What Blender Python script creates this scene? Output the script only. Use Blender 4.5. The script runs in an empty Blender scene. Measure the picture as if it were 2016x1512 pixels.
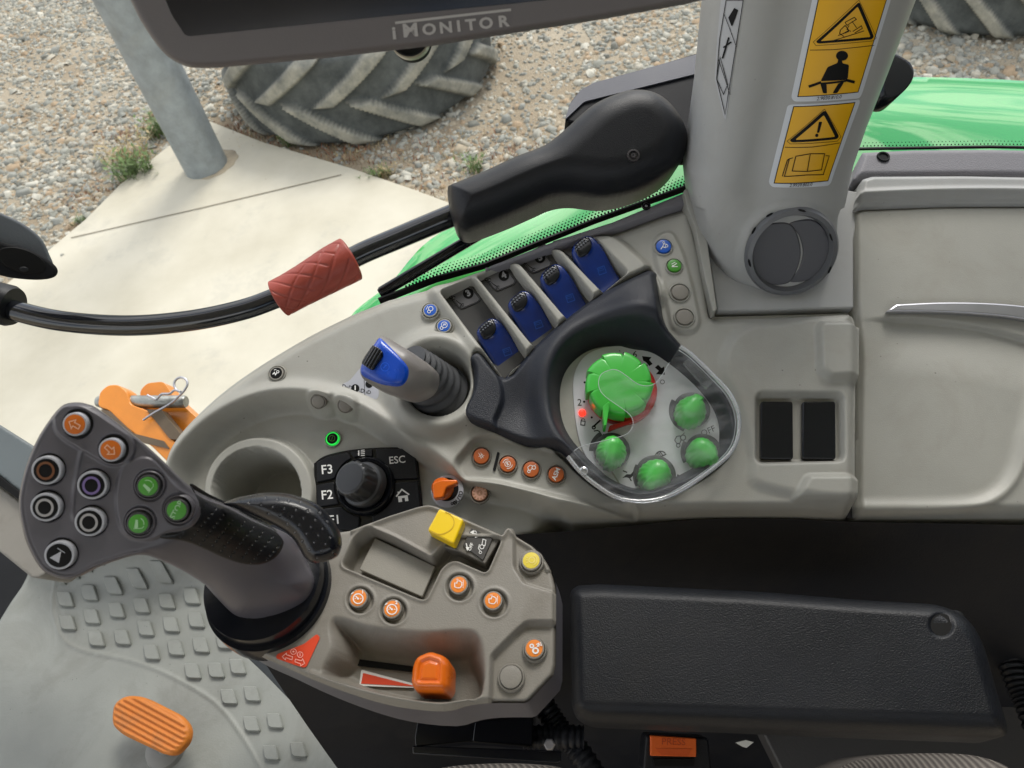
import bpy, bmesh, math, random
import numpy as np
from mathutils import Vector, Matrix

# ---------------------------------------------------------------- camera, world, sun, exposure
F = 1440.0                      # focal length in photograph pixels (2016 x 1512)
CX, CY = 1008.0, 756.0
CAMZ = 2.30
NAD = np.array([1250 - CX, CY - 1987, -F]); NAD = NAD / np.linalg.norm(NAD)
UPC = -NAD                      # world up seen from the camera
fw = np.array([0, 0, -1.0]); fh = fw - UPC * fw.dot(UPC); fh /= np.linalg.norm(fh)
rt = np.cross(fh, UPC)
RM = np.array([rt, fh, UPC])    # camera coordinates -> world coordinates
CAMP = np.array([0, 0, CAMZ])
def W(v): return np.asarray(v) @ RM.T + CAMP
def Wd(v): return np.asarray(v) @ RM.T

scene = bpy.context.scene
COL = scene.collection
cd = bpy.data.cameras.new('camera'); cam = bpy.data.objects.new('camera', cd); COL.objects.link(cam)
cam.matrix_world = Matrix([[*RM[0], 0], [*RM[1], 0], [*RM[2], CAMZ], [0, 0, 0, 1]])
cd.sensor_width = 36; cd.lens = F / 2016 * 36; cd.clip_start = 0.01; cd.clip_end = 300
cd.dof.use_dof = True; cd.dof.focus_distance = 0.56; cd.dof.aperture_fstop = 19
scene.camera = cam

world = bpy.data.worlds.new("World"); scene.world = world; world.use_nodes = True
SUN_EL, SUN_AZ = math.radians(48), math.radians(25)
def build_world():
    nt = world.node_tree; N = nt.nodes; L = nt.links
    bg = N['Background']; bg.inputs[1].default_value = 0.13
    sky = N.new('ShaderNodeTexSky'); sky.sky_type = 'NISHITA'; sky.sun_disc = False
    sky.sun_elevation = SUN_EL; sky.sun_rotation = SUN_AZ
    tc = N.new('ShaderNodeTexCoord'); mp = N.new('ShaderNodeMapping'); mp.inputs['Scale'].default_value = (1, 1, 2.6)
    no = N.new('ShaderNodeTexNoise'); no.inputs['Scale'].default_value = 5.0; no.inputs['Detail'].default_value = 8
    no.inputs['Roughness'].default_value = 0.55
    rp = N.new('ShaderNodeValToRGB'); rp.color_ramp.elements[0].position = 0.455; rp.color_ramp.elements[1].position = 0.53
    mx = N.new('ShaderNodeMix'); mx.data_type = 'RGBA'; mx.inputs[7].default_value = (11.5, 11.3, 11.0, 1)
    L.new(tc.outputs['Generated'], mp.inputs[0]); L.new(mp.outputs[0], no.inputs[0]); L.new(no.outputs[0], rp.inputs[0])
    L.new(rp.outputs[0], mx.inputs[0]); L.new(sky.outputs[0], mx.inputs[6]); L.new(mx.outputs[2], bg.inputs[0])
build_world()
sd = bpy.data.lights.new('sun', 'SUN'); sd.energy = 2.2; sd.angle = math.radians(22); sd.color = (1, 0.96, 0.9)
sun = bpy.data.objects.new('sun', sd); COL.objects.link(sun)
_sdir = Vector((math.sin(SUN_AZ) * math.cos(SUN_EL), math.cos(SUN_AZ) * math.cos(SUN_EL), math.sin(SUN_EL)))
sun.rotation_euler = (-_sdir).to_track_quat('-Z', 'Y').to_euler()
sun.location = (0, 0, 8)
vs = scene.view_settings
vs.view_transform = 'Standard'; vs.look = 'None'; vs.gamma = 1; vs.use_curve_mapping = False
vs.exposure = 0.27
scene.cycles.max_bounces = 8; scene.cycles.transparent_max_bounces = 16
scene.cycles.caustics_reflective = False; scene.cycles.caustics_refractive = False

# ---------------------------------------------------------------- objects
ORG = {}
def tag(o, label=None, cat=None, group=None, kind=None):
    if label: o['label'] = label
    if cat: o['category'] = cat
    if group: o['group'] = group
    if kind: o['kind'] = kind
    return o
def thing(name, loc_cam, label, cat, group=None, kind=None):
    o = bpy.data.objects.new(name, None); COL.objects.link(o)
    loc = W(loc_cam); o.location = loc; ORG[o.name] = np.array(loc); o.empty_display_size = 0.02
    return tag(o, label, cat, group, kind)
def mk(name, V, faces, mat, parent=None, smooth=True, sharp=35, label=None):
    """V in world coordinates"""
    V = np.asarray(V, float)
    org = ORG[parent.name] if parent is not None else V.mean(axis=0)
    me = bpy.data.meshes.new(name)
    if isinstance(faces, np.ndarray) and len(faces):
        n = len(V); me.vertices.add(n); me.vertices.foreach_set('co', (V - org).astype(np.float32).ravel())
        k = faces.shape[1]; me.loops.add(len(faces) * k); me.loops.foreach_set('vertex_index', faces.astype(np.int32).ravel())
        me.polygons.add(len(faces)); me.polygons.foreach_set('loop_start', np.arange(0, len(faces) * k, k, dtype=np.int32))
        me.polygons.foreach_set('loop_total', np.full(len(faces), k, dtype=np.int32))
        me.update(calc_edges=True); me.validate()
    else:
        me.from_pydata([tuple(v) for v in (V - org)], [], [tuple(f) for f in faces]); me.update()
    if smooth:
        me.polygons.foreach_set('use_smooth', [True] * len(me.polygons))
        if sharp: me.set_sharp_from_angle(angle=math.radians(sharp))
    if mat is not None: me.materials.append(mat)
    o = bpy.data.objects.new(name, me); COL.objects.link(o)
    if parent is not None: o.parent = parent
    else: o.location = org
    ORG[o.name] = org
    if label: o['label'] = label
    return o
def bevel(o, w, seg=3, ang=40):
    m = o.modifiers.new('bevel', 'BEVEL'); m.width = w; m.segments = seg; m.limit_method = 'ANGLE'; m.angle_limit = math.radians(ang)
    m.harden_normals = False
    return o

# ---------------------------------------------------------------- 2-D helpers (pixel space, y down)
def sstep(a, b, x):
    t = np.clip((x - a) / (b - a), 0, 1); return t * t * (3 - 2 * t)
def smooth(P, n=6, closed=True):
    P = np.array(P, float); N = len(P); out = []
    rng = range(N if closed else N - 1)
    for i in rng:
        if closed: a, b, c, d = P[(i - 1) % N], P[i], P[(i + 1) % N], P[(i + 2) % N]
        else: a, b, c, d = P[max(i - 1, 0)], P[i], P[i + 1], P[min(i + 2, N - 1)]
        for k in range(n):
            t = k / n
            out.append(0.5 * ((2 * b) + (-a + c) * t + (2 * a - 5 * b + 4 * c - d) * t * t + (-a + 3 * b - 3 * c + d) * t ** 3))
    if not closed: out.append(P[-1])
    return np.array(out)
def rnd(P, r, n=5):
    """round polygon corners; r number or list"""
    P = np.array(P, float); N = len(P); out = []
    for i in range(N):
        rr = r[i] if isinstance(r, (list, tuple)) else r
        a, b, c = P[i - 1], P[i], P[(i + 1) % N]
        la, lc = np.linalg.norm(a - b), np.linalg.norm(c - b)
        q = min(rr, la * .48, lc * .48)
        if q < .3: out.append(b); continue
        p0 = b + (a - b) / la * q; p1 = b + (c - b) / lc * q
        for k in range(n + 1):
            t = k / n; out.append((1 - t) ** 2 * p0 + 2 * t * (1 - t) * b + t * t * p1)
    return np.array(out)
def circ(x, y, r, n=32, ry=None, rot=0):
    t = np.arange(n) / n * 2 * np.pi; c, s = math.cos(math.radians(rot)), math.sin(math.radians(rot))
    ax, ay = r * np.cos(t), (ry or r) * np.sin(t)
    return np.stack([x + ax * c + ay * s, y - ax * s + ay * c], 1)
def sdf(X, Y, P):
    """signed distance, positive inside"""
    P = np.asarray(P, float); X = np.asarray(X, float); Y = np.asarray(Y, float)
    d = np.full(X.shape, 1e18); ins = np.zeros(X.shape, bool); N = len(P)
    for i in range(N):
        ax, ay = P[i]; bx, by = P[(i + 1) % N]
        ex, ey = bx - ax, by - ay; L = ex * ex + ey * ey
        if L < 1e-9: continue
        wx, wy = X - ax, Y - ay
        t = np.clip((wx * ex + wy * ey) / L, 0, 1)
        d = np.minimum(d, (wx - ex * t) ** 2 + (wy - ey * t) ** 2)
        c = (ay > Y) != (by > Y)
        with np.errstate(divide='ignore', invalid='ignore'):
            xi = (bx - ax) * (Y - ay) / (by - ay if by != ay else 1e-9) + ax
        ins ^= c & (X < xi)
    return np.where(ins, 1, -1) * np.sqrt(d)
def dline(X, Y, P):
    P = np.asarray(P, float); d = np.full(np.shape(X), 1e18)
    for i in range(len(P) - 1):
        ax, ay = P[i]; ex, ey = P[i + 1] - P[i]; L = ex * ex + ey * ey + 1e-12
        wx, wy = X - ax, Y - ay; t = np.clip((wx * ex + wy * ey) / L, 0, 1)
        d = np.minimum(d, (wx - ex * t) ** 2 + (wy - ey * t) ** 2)
    return np.sqrt(d)

class Surf:
    """plane n.p = d in camera coordinates with an optional height field (mm) over photograph pixels"""
    def __init__(s, n, px, py, depth, hf=None):
        s.n = np.array(n, float); s.n /= np.linalg.norm(s.n)
        r = np.array([(px - CX) / F, -(py - CY) / F, -1.0]); s.d = s.n.dot(r * depth); s.hf = hf; s.hr = None
    def up(s, mm, hf=None):
        q = Surf.__new__(Surf); q.n = s.n; q.d = s.d + mm / 1000.0; q.hf = hf; q.hr = s.hr; return q
    def cam(s, X, Y, h=0.0):
        X = np.atleast_1d(np.asarray(X, float)); Y = np.atleast_1d(np.asarray(Y, float))
        r = np.stack([(X - CX) / F, -(Y - CY) / F, -np.ones_like(X)], -1)
        p = r * ((s.d + (s.hr(X, Y) / 1000.0 if s.hr is not None else 0.0)) / (r @ s.n))[..., None]
        hh = (s.hf(X, Y) if s.hf is not None else 0.0) + h
        return p + (np.zeros_like(X) + hh)[..., None] / 1000.0 * s.n
    def at(s, X, Y, h=0.0): return W(s.cam(X, Y, h))
    def one(s, x, y, h=0.0): return s.cam(x, y, h)[0]
    def px(s, x, y):
        """metres per photograph pixel at a point"""
        return -s.one(x, y)[2] / F
    def frame(s, x, y, h=0.0, rot=0):
        q_ = s.up(h, s.hf); o = q_.one(x, y); a = q_.one(x + 1, y) - o
        a = a - s.n * a.dot(s.n); a /= np.linalg.norm(a); b = np.cross(s.n, a)
        c, q = math.cos(math.radians(rot)), math.sin(math.radians(rot))
        a, b = a * c + b * q, b * c - a * q
        return (W(o), Wd(a), Wd(b), Wd(s.n))

def world_plane(z, px=None):
    q = Surf.__new__(Surf); q.n = UPC.copy(); q.d = z - CAMZ; q.hf = None; q.hr = None; return q

def relief(name, S, poly, mat, parent=None, step=3.0, skirt=12.0, h=0.0, skirt_dir=None, sharp=None, label=None, attr=None):
    """height-field sheet cut to a pixel outline, with a skirt turned down along the plane normal (mm)"""
    P = np.asarray(poly, float)
    x0, y0 = P.min(0) - step * 2; x1, y1 = P.max(0) + step * 2
    X, Y = np.meshgrid(np.arange(x0, x1 + step, step), np.arange(y0, y1 + step, step))
    D = sdf(X, Y, P); gy, gx = np.gradient(D, step)
    gl = np.maximum(np.hypot(gx, gy), .3); gx, gy = gx / gl, gy / gl
    keepv = D > -0.5 * step
    q = keepv[:-1, :-1] & keepv[1:, :-1] & keepv[:-1, 1:] & keepv[1:, 1:]
    idx = np.arange(X.size).reshape(X.shape)
    fa = np.stack([idx[1:, :-1][q], idx[1:, 1:][q], idx[:-1, 1:][q], idx[:-1, :-1][q]], 1)
    e = np.concatenate([fa[:, [0, 1]], fa[:, [1, 2]], fa[:, [2, 3]], fa[:, [3, 0]]])
    key = np.sort(e, 1); _, inv, cnt = np.unique(key[:, 0] * X.size + key[:, 1], return_inverse=True, return_counts=True)
    be = e[cnt[inv] == 1]; bv = np.unique(be)
    Xf, Yf = X.ravel().copy(), Y.ravel().copy(); Df = D.ravel(); gxf, gyf = gx.ravel(), gy.ravel()
    mv = np.clip(Df[bv], -step, 1.6 * step)
    Xf[bv] -= mv * gxf[bv]; Yf[bv] -= mv * gyf[bv]
    used = np.unique(fa); rem = -np.ones(X.size, int); rem[used] = np.arange(len(used))
    V = S.cam(Xf[used], Yf[used], h); fa = rem[fa]; be = rem[be]; bvn = rem[bv]
    if skirt:
        sdn = -S.n if skirt_dir is None else np.asarray(skirt_dir)
        V2 = V[bvn] + sdn * skirt / 1000.0; m = -np.ones(len(V), int); m[bvn] = np.arange(len(bvn)) + len(V)
        fa = np.concatenate([fa, np.stack([be[:, 1], be[:, 0], m[be[:, 0]], m[be[:, 1]]], 1)])
        V = np.concatenate([V, V2])
    return mk(name, W(V), fa, mat, parent, sharp=sharp, label=label)

def slab(name, S, poly, t, mat, parent=None, bev=0.4, h=0.0, seg=2, label=None):
    """prism: top face on the outline at height h (mm) over S, thickness t (mm)"""
    Q = S.up(h, S.hf); P = np.asarray(poly, float); A = 0.5 * np.sum(P[:, 0] * np.roll(P[:, 1], -1) - np.roll(P[:, 0], -1) * P[:, 1])
    if A > 0: P = P[::-1]
    top = Q.cam(P[:, 0], P[:, 1]); bot = top - Q.n * t / 1000.0; n = len(P)
    F_ = [list(range(n)), list(range(2 * n - 1, n - 1, -1))] + [[i, i + n, (i + 1) % n + n, (i + 1) % n] for i in range(n)]
    o = mk(name, W(np.concatenate([top, bot])), F_, mat, parent, sharp=40, label=label)
    if bev: bevel(o, bev / 1000.0, seg)
    return o
def band(name, S, poly, h0, h1, mat, parent=None, inset=0.0, label=None, K=5):
    """side wall only, from height h0 down to h1 (mm); inset pulls the foot inward (mm)"""
    P = np.asarray(poly, float); T = S.cam(P[:, 0], P[:, 1]); c = T.mean(0); n = len(P); V = []
    for k in range(K + 1):
        t = k / K; q = T + S.n * (h0 + (h1 - h0) * t) / 1000.0; V.append(q + (c - q) / np.linalg.norm(c - q, axis=1)[:, None] * inset * t * t / 1000.0)
    Fa = [[k * n + i, k * n + (i + 1) % n, (k + 1) * n + (i + 1) % n, (k + 1) * n + i] for k in range(K) for i in range(n)] + [[K * n + i for i in range(n)]]
    return mk(name, W(np.concatenate(V)), Fa, mat, parent, sharp=50, label=label)
def lathe(name, fr, prof, mat, parent=None, n=40, sharp=35, mod=None, label=None):
    """prof [(r,z)] metres; fr = (origin, x, y, normal) world"""
    o, a, b, c = fr; V = []; fa = []
    th = np.arange(n) / n * 2 * np.pi
    for j, (r, z) in enumerate(prof):
        rr = np.full(n, r) if mod is None else mod(th, r, z)
        V.append(o + np.outer(rr * np.cos(th), a) + np.outer(rr * np.sin(th), b) + c * z)
    V = np.concatenate(V); m = len(prof)
    for j in range(m - 1):
        for i in range(n):
            k = (i + 1) % n; fa.append([j * n + i, j * n + k, (j + 1) * n + k, (j + 1) * n + i])
    if prof[-1][0] > 1e-6: fa.append([(m - 1) * n + i for i in range(n)])
    if prof[0][0] > 1e-6: fa.append([i for i in range(n)][::-1])
    return mk(name, V, fa, mat, parent, sharp=sharp, label=label)
def tube(name, P, R, mat, parent=None, n=20, cap=True, mod=None, sharp=40, label=None, closed=False):
    """P world points, R radius or list"""
    P = np.asarray(P, float); m = len(P); R = np.full(m, R) if np.isscalar(R) else np.asarray(R, float)
    T = np.gradient(P, axis=0) if not closed else (np.roll(P, -1, 0) - np.roll(P, 1, 0)); T /= np.linalg.norm(T, axis=1)[:, None]
    u = np.cross(T[0], [0, 0, 1.0]);
    if np.linalg.norm(u) < .1: u = np.cross(T[0], [0, 1.0, 0])
    u /= np.linalg.norm(u); V = []; th = np.arange(n) / n * 2 * np.pi
    for j in range(m):
        u = u - T[j] * u.dot(T[j]); u /= np.linalg.norm(u); w = np.cross(T[j], u)
        rr = np.full(n, R[j]) if mod is None else mod(j / (m - 1), th, R[j])
        V.append(P[j] + np.outer(rr * np.cos(th), u) + np.outer(rr * np.sin(th), w))
    V = np.concatenate(V); fa = []
    for j in range(m if closed else m - 1):
        for i in range(n):
            k = (i + 1) % n; j2 = (j + 1) % m; fa.append([j * n + i, j * n + k, j2 * n + k, j2 * n + i])
    if cap and not closed: fa += [[i for i in range(n)][::-1], [(m - 1) * n + i for i in range(n)]]
    return mk(name, V, fa, mat, parent, sharp=sharp, label=label)
def join_arrays(parts):
    V = []; Fa = []; o = 0
    for v, f in parts:
        V.append(v); Fa += [[i + o for i in q] for q in f]; o += len(v)
    return np.concatenate(V), Fa

# ---------------------------------------------------------------- icons and lettering, laid flat on a surface
def ribbon(P, w, closed=False):
    P = np.asarray(P, float)
    if closed: T = np.roll(P, -1, 0) - np.roll(P, 1, 0)
    else: T = np.gradient(P, axis=0) if len(P) > 1 else np.array([[1, 0]])
    E = np.diff(np.concatenate([P, P[:1]]) if closed else P, axis=0); E /= np.maximum(np.linalg.norm(E, axis=1), 1e-9)[:, None]
    n = len(P); N = []
    for i in range(n):
        if closed: e0, e1 = E[i - 1], E[i]
        else: e0, e1 = E[max(i - 1, 0)], E[min(i, n - 2)]
        t = e0 + e1; l = np.linalg.norm(t)
        if l < 1e-6: t = e1; l = 1
        t = t / l; m = np.array([-t[1], t[0]]); c = max(.4, abs(m.dot([-e1[1], e1[0]]))); N.append(m / c)
    N = np.array(N) * w / 2; V = np.concatenate([P + N, P - N]); fa = []
    for i in range(n if closed else n - 1):
        k = (i + 1) % n; fa.append([i, i + n, k + n, k])
    return V, fa
def icon(name, S, x, y, r, items, mat, parent, rot=0, h=0.12, sx=1.0, shear=0.0):
    """items in unit coordinates, y up, scaled by r pixels about pixel (x, y), turned rot degrees"""
    parts = []; c, s = math.cos(math.radians(rot)), math.sin(math.radians(rot)); k = 0
    for it in items:
        cl = False
        if it[0] == 'l': V, fa = ribbon(it[1], it[2])
        elif it[0] == 'p': V, fa = ribbon(it[1], it[2], True)
        elif it[0] == 'c':
            t = np.linspace(0, 2 * np.pi, 25)[:-1]; V, fa = ribbon(np.stack([it[1] + it[3] * np.cos(t), it[2] + it[3] * np.sin(t)], 1), it[4], True)
        elif it[0] == 'a':
            t = np.radians(np.linspace(it[4], it[5], 14)); V, fa = ribbon(np.stack([it[1] + it[3] * np.cos(t), it[2] + it[3] * np.sin(t)], 1), it[6])
        elif it[0] == 'f': V = np.array(it[1], float); fa = [list(range(len(V)))]
        elif it[0] == 'd':
            t = np.linspace(0, 2 * np.pi, 21)[:-1]; V = np.stack([it[1] + it[3] * np.cos(t), it[2] + it[3] * np.sin(t)], 1); fa = [list(range(20))]
        V = np.array(V, float); U = V[:, 0] * sx + V[:, 1] * shear; Q = V[:, 1]
        X = x + r * (U * c - Q * s); Y = y - r * (U * s + Q * c)
        parts.append((S.at(X, Y, h + 0.025 * k), fa)); k += 1
    V, fa = join_arrays(parts)
    fa2 = []
    for f in fa:   # face the camera
        a, b, d = V[f[0]], V[f[1]], V[f[2]]
        fa2.append(f)
    return mk(name, V, fa2, mat, parent, smooth=False)
def text(name, S, x, y, size, body, mat, parent, rot=0, h=0.15, bold=0.0, sx=1.0, spacing=1.0, align='CENTER', arc=None, ex=0.0, slant=0.0):
    cu = bpy.data.curves.new('lettering_curve', 'FONT'); cu.body = body; cu.size = 1.0; cu.align_x = align; cu.align_y = 'CENTER'
    cu.offset = bold; cu.space_character = spacing; cu.resolution_u = 3; cu.shear = slant
    ob = bpy.data.objects.new('lettering_tmp', cu); COL.objects.link(ob)
    dg = bpy.context.evaluated_depsgraph_get(); dg.update(); me = bpy.data.meshes.new_from_object(ob.evaluated_get(dg))
    V = np.array([v.co[:2] for v in me.vertices]) if len(me.vertices) else np.zeros((0, 2)); fa = [list(p.vertices) for p in me.polygons]
    bpy.data.objects.remove(ob); bpy.data.curves.remove(cu); bpy.data.meshes.remove(me)
    c, s = math.cos(math.radians(rot)), math.sin(math.radians(rot)); U, Q = V[:, 0] * sx * size, V[:, 1] * size
    if arc:
        th = U / arc; U, Q = (arc + Q) * np.sin(th), (arc + Q) * np.cos(th) - arc
    X = x + U * c - Q * s; Y = y - (U * s + Q * c)
    o = mk(name, S.at(X, Y, h), fa, mat, parent, smooth=False)
    return o

# ---------------------------------------------------------------- materials
MATS = {}
def nodes(name):
    m = bpy.data.materials.new(name); m.use_nodes = True; nt = m.node_tree; return m, nt, nt.nodes['Principled BSDF']
def plastic(name, col, rough=0.5, grain=0.25, gscale=1400, var=0.06, coat=0.0, spec=0.5, vscale=9, metal=0.0, speck=0.0, dist=0.0004, dirt=None, dscale=14):
    m, nt, b = nodes(name); N, L = nt.nodes, nt.links
    tc = N.new('ShaderNodeTexCoord')
    b.inputs['Roughness'].default_value = rough; b.inputs['Metallic'].default_value = metal
    b.inputs['Specular IOR Level'].default_value = spec; b.inputs['Coat Weight'].default_value = coat; b.inputs['Coat Roughness'].default_value = 0.08
    n1 = N.new('ShaderNodeTexNoise'); n1.inputs['Scale'].default_value = vscale; n1.inputs['Detail'].default_value = 6; n1.inputs['Roughness'].default_value = .65
    L.new(tc.outputs['Object'], n1.inputs[0])
    mx = N.new('ShaderNodeMix'); mx.data_type = 'RGBA'
    mx.inputs[6].default_value = (*[c * (1 - var) for c in col], 1); mx.inputs[7].default_value = (*[min(1, c * (1 + var)) for c in col], 1)
    rp = N.new('ShaderNodeMapRange'); rp.inputs[1].default_value = .3; rp.inputs[2].default_value = .7
    L.new(n1.outputs[0], rp.inputs[0]); L.new(rp.outputs[0], mx.inputs[0]); out = mx.outputs[2]
    if speck:
        v = N.new('ShaderNodeTexVoronoi'); v.inputs['Scale'].default_value = 130; L.new(tc.outputs['Object'], v.inputs[0])
        n3 = N.new('ShaderNodeTexNoise'); n3.inputs['Scale'].default_value = 25; L.new(tc.outputs['Object'], n3.inputs[0])
        r1 = N.new('ShaderNodeMapRange'); r1.inputs[1].default_value = .06; r1.inputs[2].default_value = .10; r1.inputs[3].default_value = 1; r1.inputs[4].default_value = 0
        r2 = N.new('ShaderNodeMapRange'); r2.inputs[1].default_value = .56; r2.inputs[2].default_value = .62
        mu = N.new('ShaderNodeMath'); mu.operation = 'MULTIPLY'; mu2 = N.new('ShaderNodeMath'); mu2.operation = 'MULTIPLY'; mu2.inputs[1].default_value = speck
        L.new(v.outputs['Distance'], r1.inputs[0]); L.new(n3.outputs[0], r2.inputs[0]); L.new(r1.outputs[0], mu.inputs[0]); L.new(r2.outputs[0], mu.inputs[1]); L.new(mu.outputs[0], mu2.inputs[0])
        m2 = N.new('ShaderNodeMix'); m2.data_type = 'RGBA'; m2.inputs[7].default_value = (*[c * .35 for c in col], 1)
        L.new(mu2.outputs[0], m2.inputs[0]); L.new(out, m2.inputs[6]); out = m2.outputs[2]
    if dirt:   # (colour, amount): irregular grime patches with streaky breakup
        d1 = N.new('ShaderNodeTexNoise'); d1.inputs['Scale'].default_value = dscale; d1.inputs['Detail'].default_value = 10; d1.inputs['Roughness'].default_value = .72; d1.inputs['Distortion'].default_value = .6
        L.new(tc.outputs['Object'], d1.inputs[0]); q1 = N.new('ShaderNodeMapRange'); q1.inputs[1].default_value = .5; q1.inputs[2].default_value = .72; q1.inputs[4].default_value = dirt[1]
        m3 = N.new('ShaderNodeMix'); m3.data_type = 'RGBA'; m3.inputs[7].default_value = (*dirt[0], 1)
        L.new(d1.outputs[0], q1.inputs[0]); L.new(q1.outputs[0], m3.inputs[0]); L.new(out, m3.inputs[6]); out = m3.outputs[2]
    L.new(out, b.inputs['Base Color'])
    # roughness wear
    r3 = N.new('ShaderNodeMapRange'); r3.inputs[1].default_value = .3; r3.inputs[2].default_value = .7; r3.inputs[3].default_value = rough * .85; r3.inputs[4].default_value = min(1, rough * 1.15)
    L.new(n1.outputs[0], r3.inputs[0]); L.new(r3.outputs[0], b.inputs['Roughness'])
    if grain:
        n2 = N.new('ShaderNodeTexNoise'); n2.inputs['Scale'].default_value = gscale; n2.inputs['Detail'].default_value = 2
        L.new(tc.outputs['Object'], n2.inputs[0]); bp = N.new('ShaderNodeBump'); bp.inputs['Strength'].default_value = grain; bp.inputs['Distance'].default_value = dist
        L.new(n2.outputs[0], bp.inputs['Height']); L.new(bp.outputs[0], b.inputs['Normal'])
    MATS[name] = m; return m
def clear(name, tint=(1, 1, 1), milk=0.06, gloss=0.12, rough=0.03, scr=False, trans=None):
    m, nt, b = nodes(name); N, L = nt.nodes, nt.links; N.remove(b); out = N['Material Output']
    tr = N.new('ShaderNodeBsdfTransparent'); tr.inputs[0].default_value = (*tint, 1)
    gl = N.new('ShaderNodeBsdfGlossy'); gl.inputs['Roughness'].default_value = rough
    df = N.new('ShaderNodeBsdfDiffuse'); df.inputs[0].default_value = (.75, .77, .8, 1)
    m1 = N.new('ShaderNodeMixShader'); m2 = N.new('ShaderNodeMixShader'); lw = N.new('ShaderNodeLayerWeight'); fr = N.new('ShaderNodeMath'); fr.operation = 'POWER'; fr.inputs[1].default_value = 4.0; L.new(lw.outputs['Facing'], fr.inputs[0])
    ad = N.new('ShaderNodeMath'); ad.operation = 'MULTIPLY_ADD'; ad.inputs[1].default_value = .6 if gloss > 0 else 0.0; ad.inputs[2].default_value = gloss
    if scr:
        tc = N.new('ShaderNodeTexCoord'); no = N.new('ShaderNodeTexNoise'); no.inputs['Scale'].default_value = 30; no.inputs['Detail'].default_value = 8
        mp = N.new('ShaderNodeMapping'); mp.inputs['Scale'].default_value = (1, 4, 1); mp.inputs['Rotation'].default_value = (.3, .6, .9)
        L.new(tc.outputs['Object'], mp.inputs[0]); L.new(mp.outputs[0], no.inputs[0])
        mr = N.new('ShaderNodeMapRange'); mr.inputs[1].default_value = .4; mr.inputs[2].default_value = .7; mr.inputs[3].default_value = milk * .4; mr.inputs[4].default_value = milk * 2.2
        L.new(no.outputs[0], mr.inputs[0]); L.new(mr.outputs[0], m1.inputs[0])
    else: m1.inputs[0].default_value = milk
    L.new(tr.outputs[0], m1.inputs[1]); L.new(df.outputs[0], m1.inputs[2]); L.new(fr.outputs[0], ad.inputs[0]); L.new(ad.outputs[0], m2.inputs[0])
    L.new(m1.outputs[0], m2.inputs[1]); L.new(gl.outputs[0], m2.inputs[2]); L.new(m2.outputs[0], out.inputs[0])
    MATS[name] = m; return m
def emit(name, col, st):
    m, nt, b = nodes(name); b.inputs['Base Color'].default_value = (*col, 1); b.inputs['Emission Color'].default_value = (*col, 1); b.inputs['Emission Strength'].default_value = st
    return m

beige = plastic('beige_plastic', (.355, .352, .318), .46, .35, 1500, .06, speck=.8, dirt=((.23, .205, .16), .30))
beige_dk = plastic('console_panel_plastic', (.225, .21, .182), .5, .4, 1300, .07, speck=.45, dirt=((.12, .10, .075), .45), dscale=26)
blank_m = plastic('blank_insert_plastic', (.30, .285, .25), .5, .3, 1500, .05)
pillar_m = plastic('pillar_plastic', (.355, .36, .355), .42, .25, 1500, .04, speck=.3, dirt=((.24, .22, .18), .22))
taupe = plastic('taupe_plastic', (.092, .087, .100), .38, .12, 1500, .05)
lilac = plastic('lilac_trim', (.17, .166, .185), .55, .6, 1100, .08, dist=.0006)
slotgrey = plastic('slot_grey', (.042, .041, .038), .5, .2, 1500, .05)
ventgrey = plastic('vent_grey', (.075, .075, .085), .42, .1, 1500, .04)
ventring = plastic('vent_ring_grey', (.13, .135, .145), .38, .1, 1500, .04)
blackp = plastic('black_plastic', (.009, .010, .013), .4, .5, 1400, .1, dist=.0004, spec=.3, dirt=((.02, .02, .02), .35), dscale=30)
blackg = plastic('black_gloss', (.006, .007, .010), .2, .05, 600, .1, coat=.15, spec=.35)
blacktex = plastic('black_textured', (.019, .022, .031), .42, .7, 1500, .1, dist=.0005, spec=.4, dirt=((.035, .036, .038), .35), dscale=30)
blackm = plastic('black_matt', (.006, .0065, .0075), .75, .3, 800, .1, spec=.25)
sidep = plastic('side_panel_dark', (.011, .012, .0155), .6, .3, 700, .2, spec=.25, dirt=((.03, .028, .025), .4), dscale=12)
leather = plastic('black_leatherette', (.0085, .0098, .013), .42, .7, 1300, .25, dist=.0004, spec=.28, dirt=((.018, .018, .018), .5), dscale=9)
screen_m = plastic('dark_screen', (.004, .006, .012), .12, .0, 600, .1)
monbez = plastic('monitor_bezel', (.125, .115, .12), .5, .2, 1200, .05)
rubber = plastic('boot_rubber', (.05, .052, .056), .5, .3, 900, .1)
redrub = plastic('red_rubber', (.33, .055, .035), .42, .4, 500, .16, vscale=35)
blue = plastic('blue_plastic', (.004, .07, .52), .28, .1, 900, .1, coat=.3)
blue_dk = plastic('blue_lever_plastic', (.003, .024, .17), .22, .1, 900, .25, coat=.3, vscale=40)
green = plastic('green_knob_plastic', (.06, .50, .06), .32, .05, 900, .06, coat=.2)
greencap = plastic('green_button', (.065, .30, .03), .35, .1, 900, .05)
orange = plastic('orange_plastic', (.78, .155, .008), .27, .05, 900, .06, coat=.25, dirt=((.40, .09, .02), .25), dscale=40)
orcap = plastic('orange_button', (.80, .235, .03), .35, .1, 900, .05)
orcap_dk = plastic('rust_orange_button', (.52, .125, .03), .38, .2, 900, .06)
orpedal = plastic('orange_pedal_rubber', (.54, .165, .014), .55, .4, 600, .14, speck=.7, dirt=((.16, .10, .05), .6), dscale=22)
yellow = plastic('yellow_plastic', (.82, .56, .004), .32, .05, 900, .04, coat=.2)
ycap = plastic('yellow_button', (.72, .58, .06), .4, .1, 900, .05)
redp = plastic('red_decal', (.72, .065, .02), .45, 0, 900, .03)
redring = plastic('red_ring', (.55, .015, .012), .3, 0, 900, .03)
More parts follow.
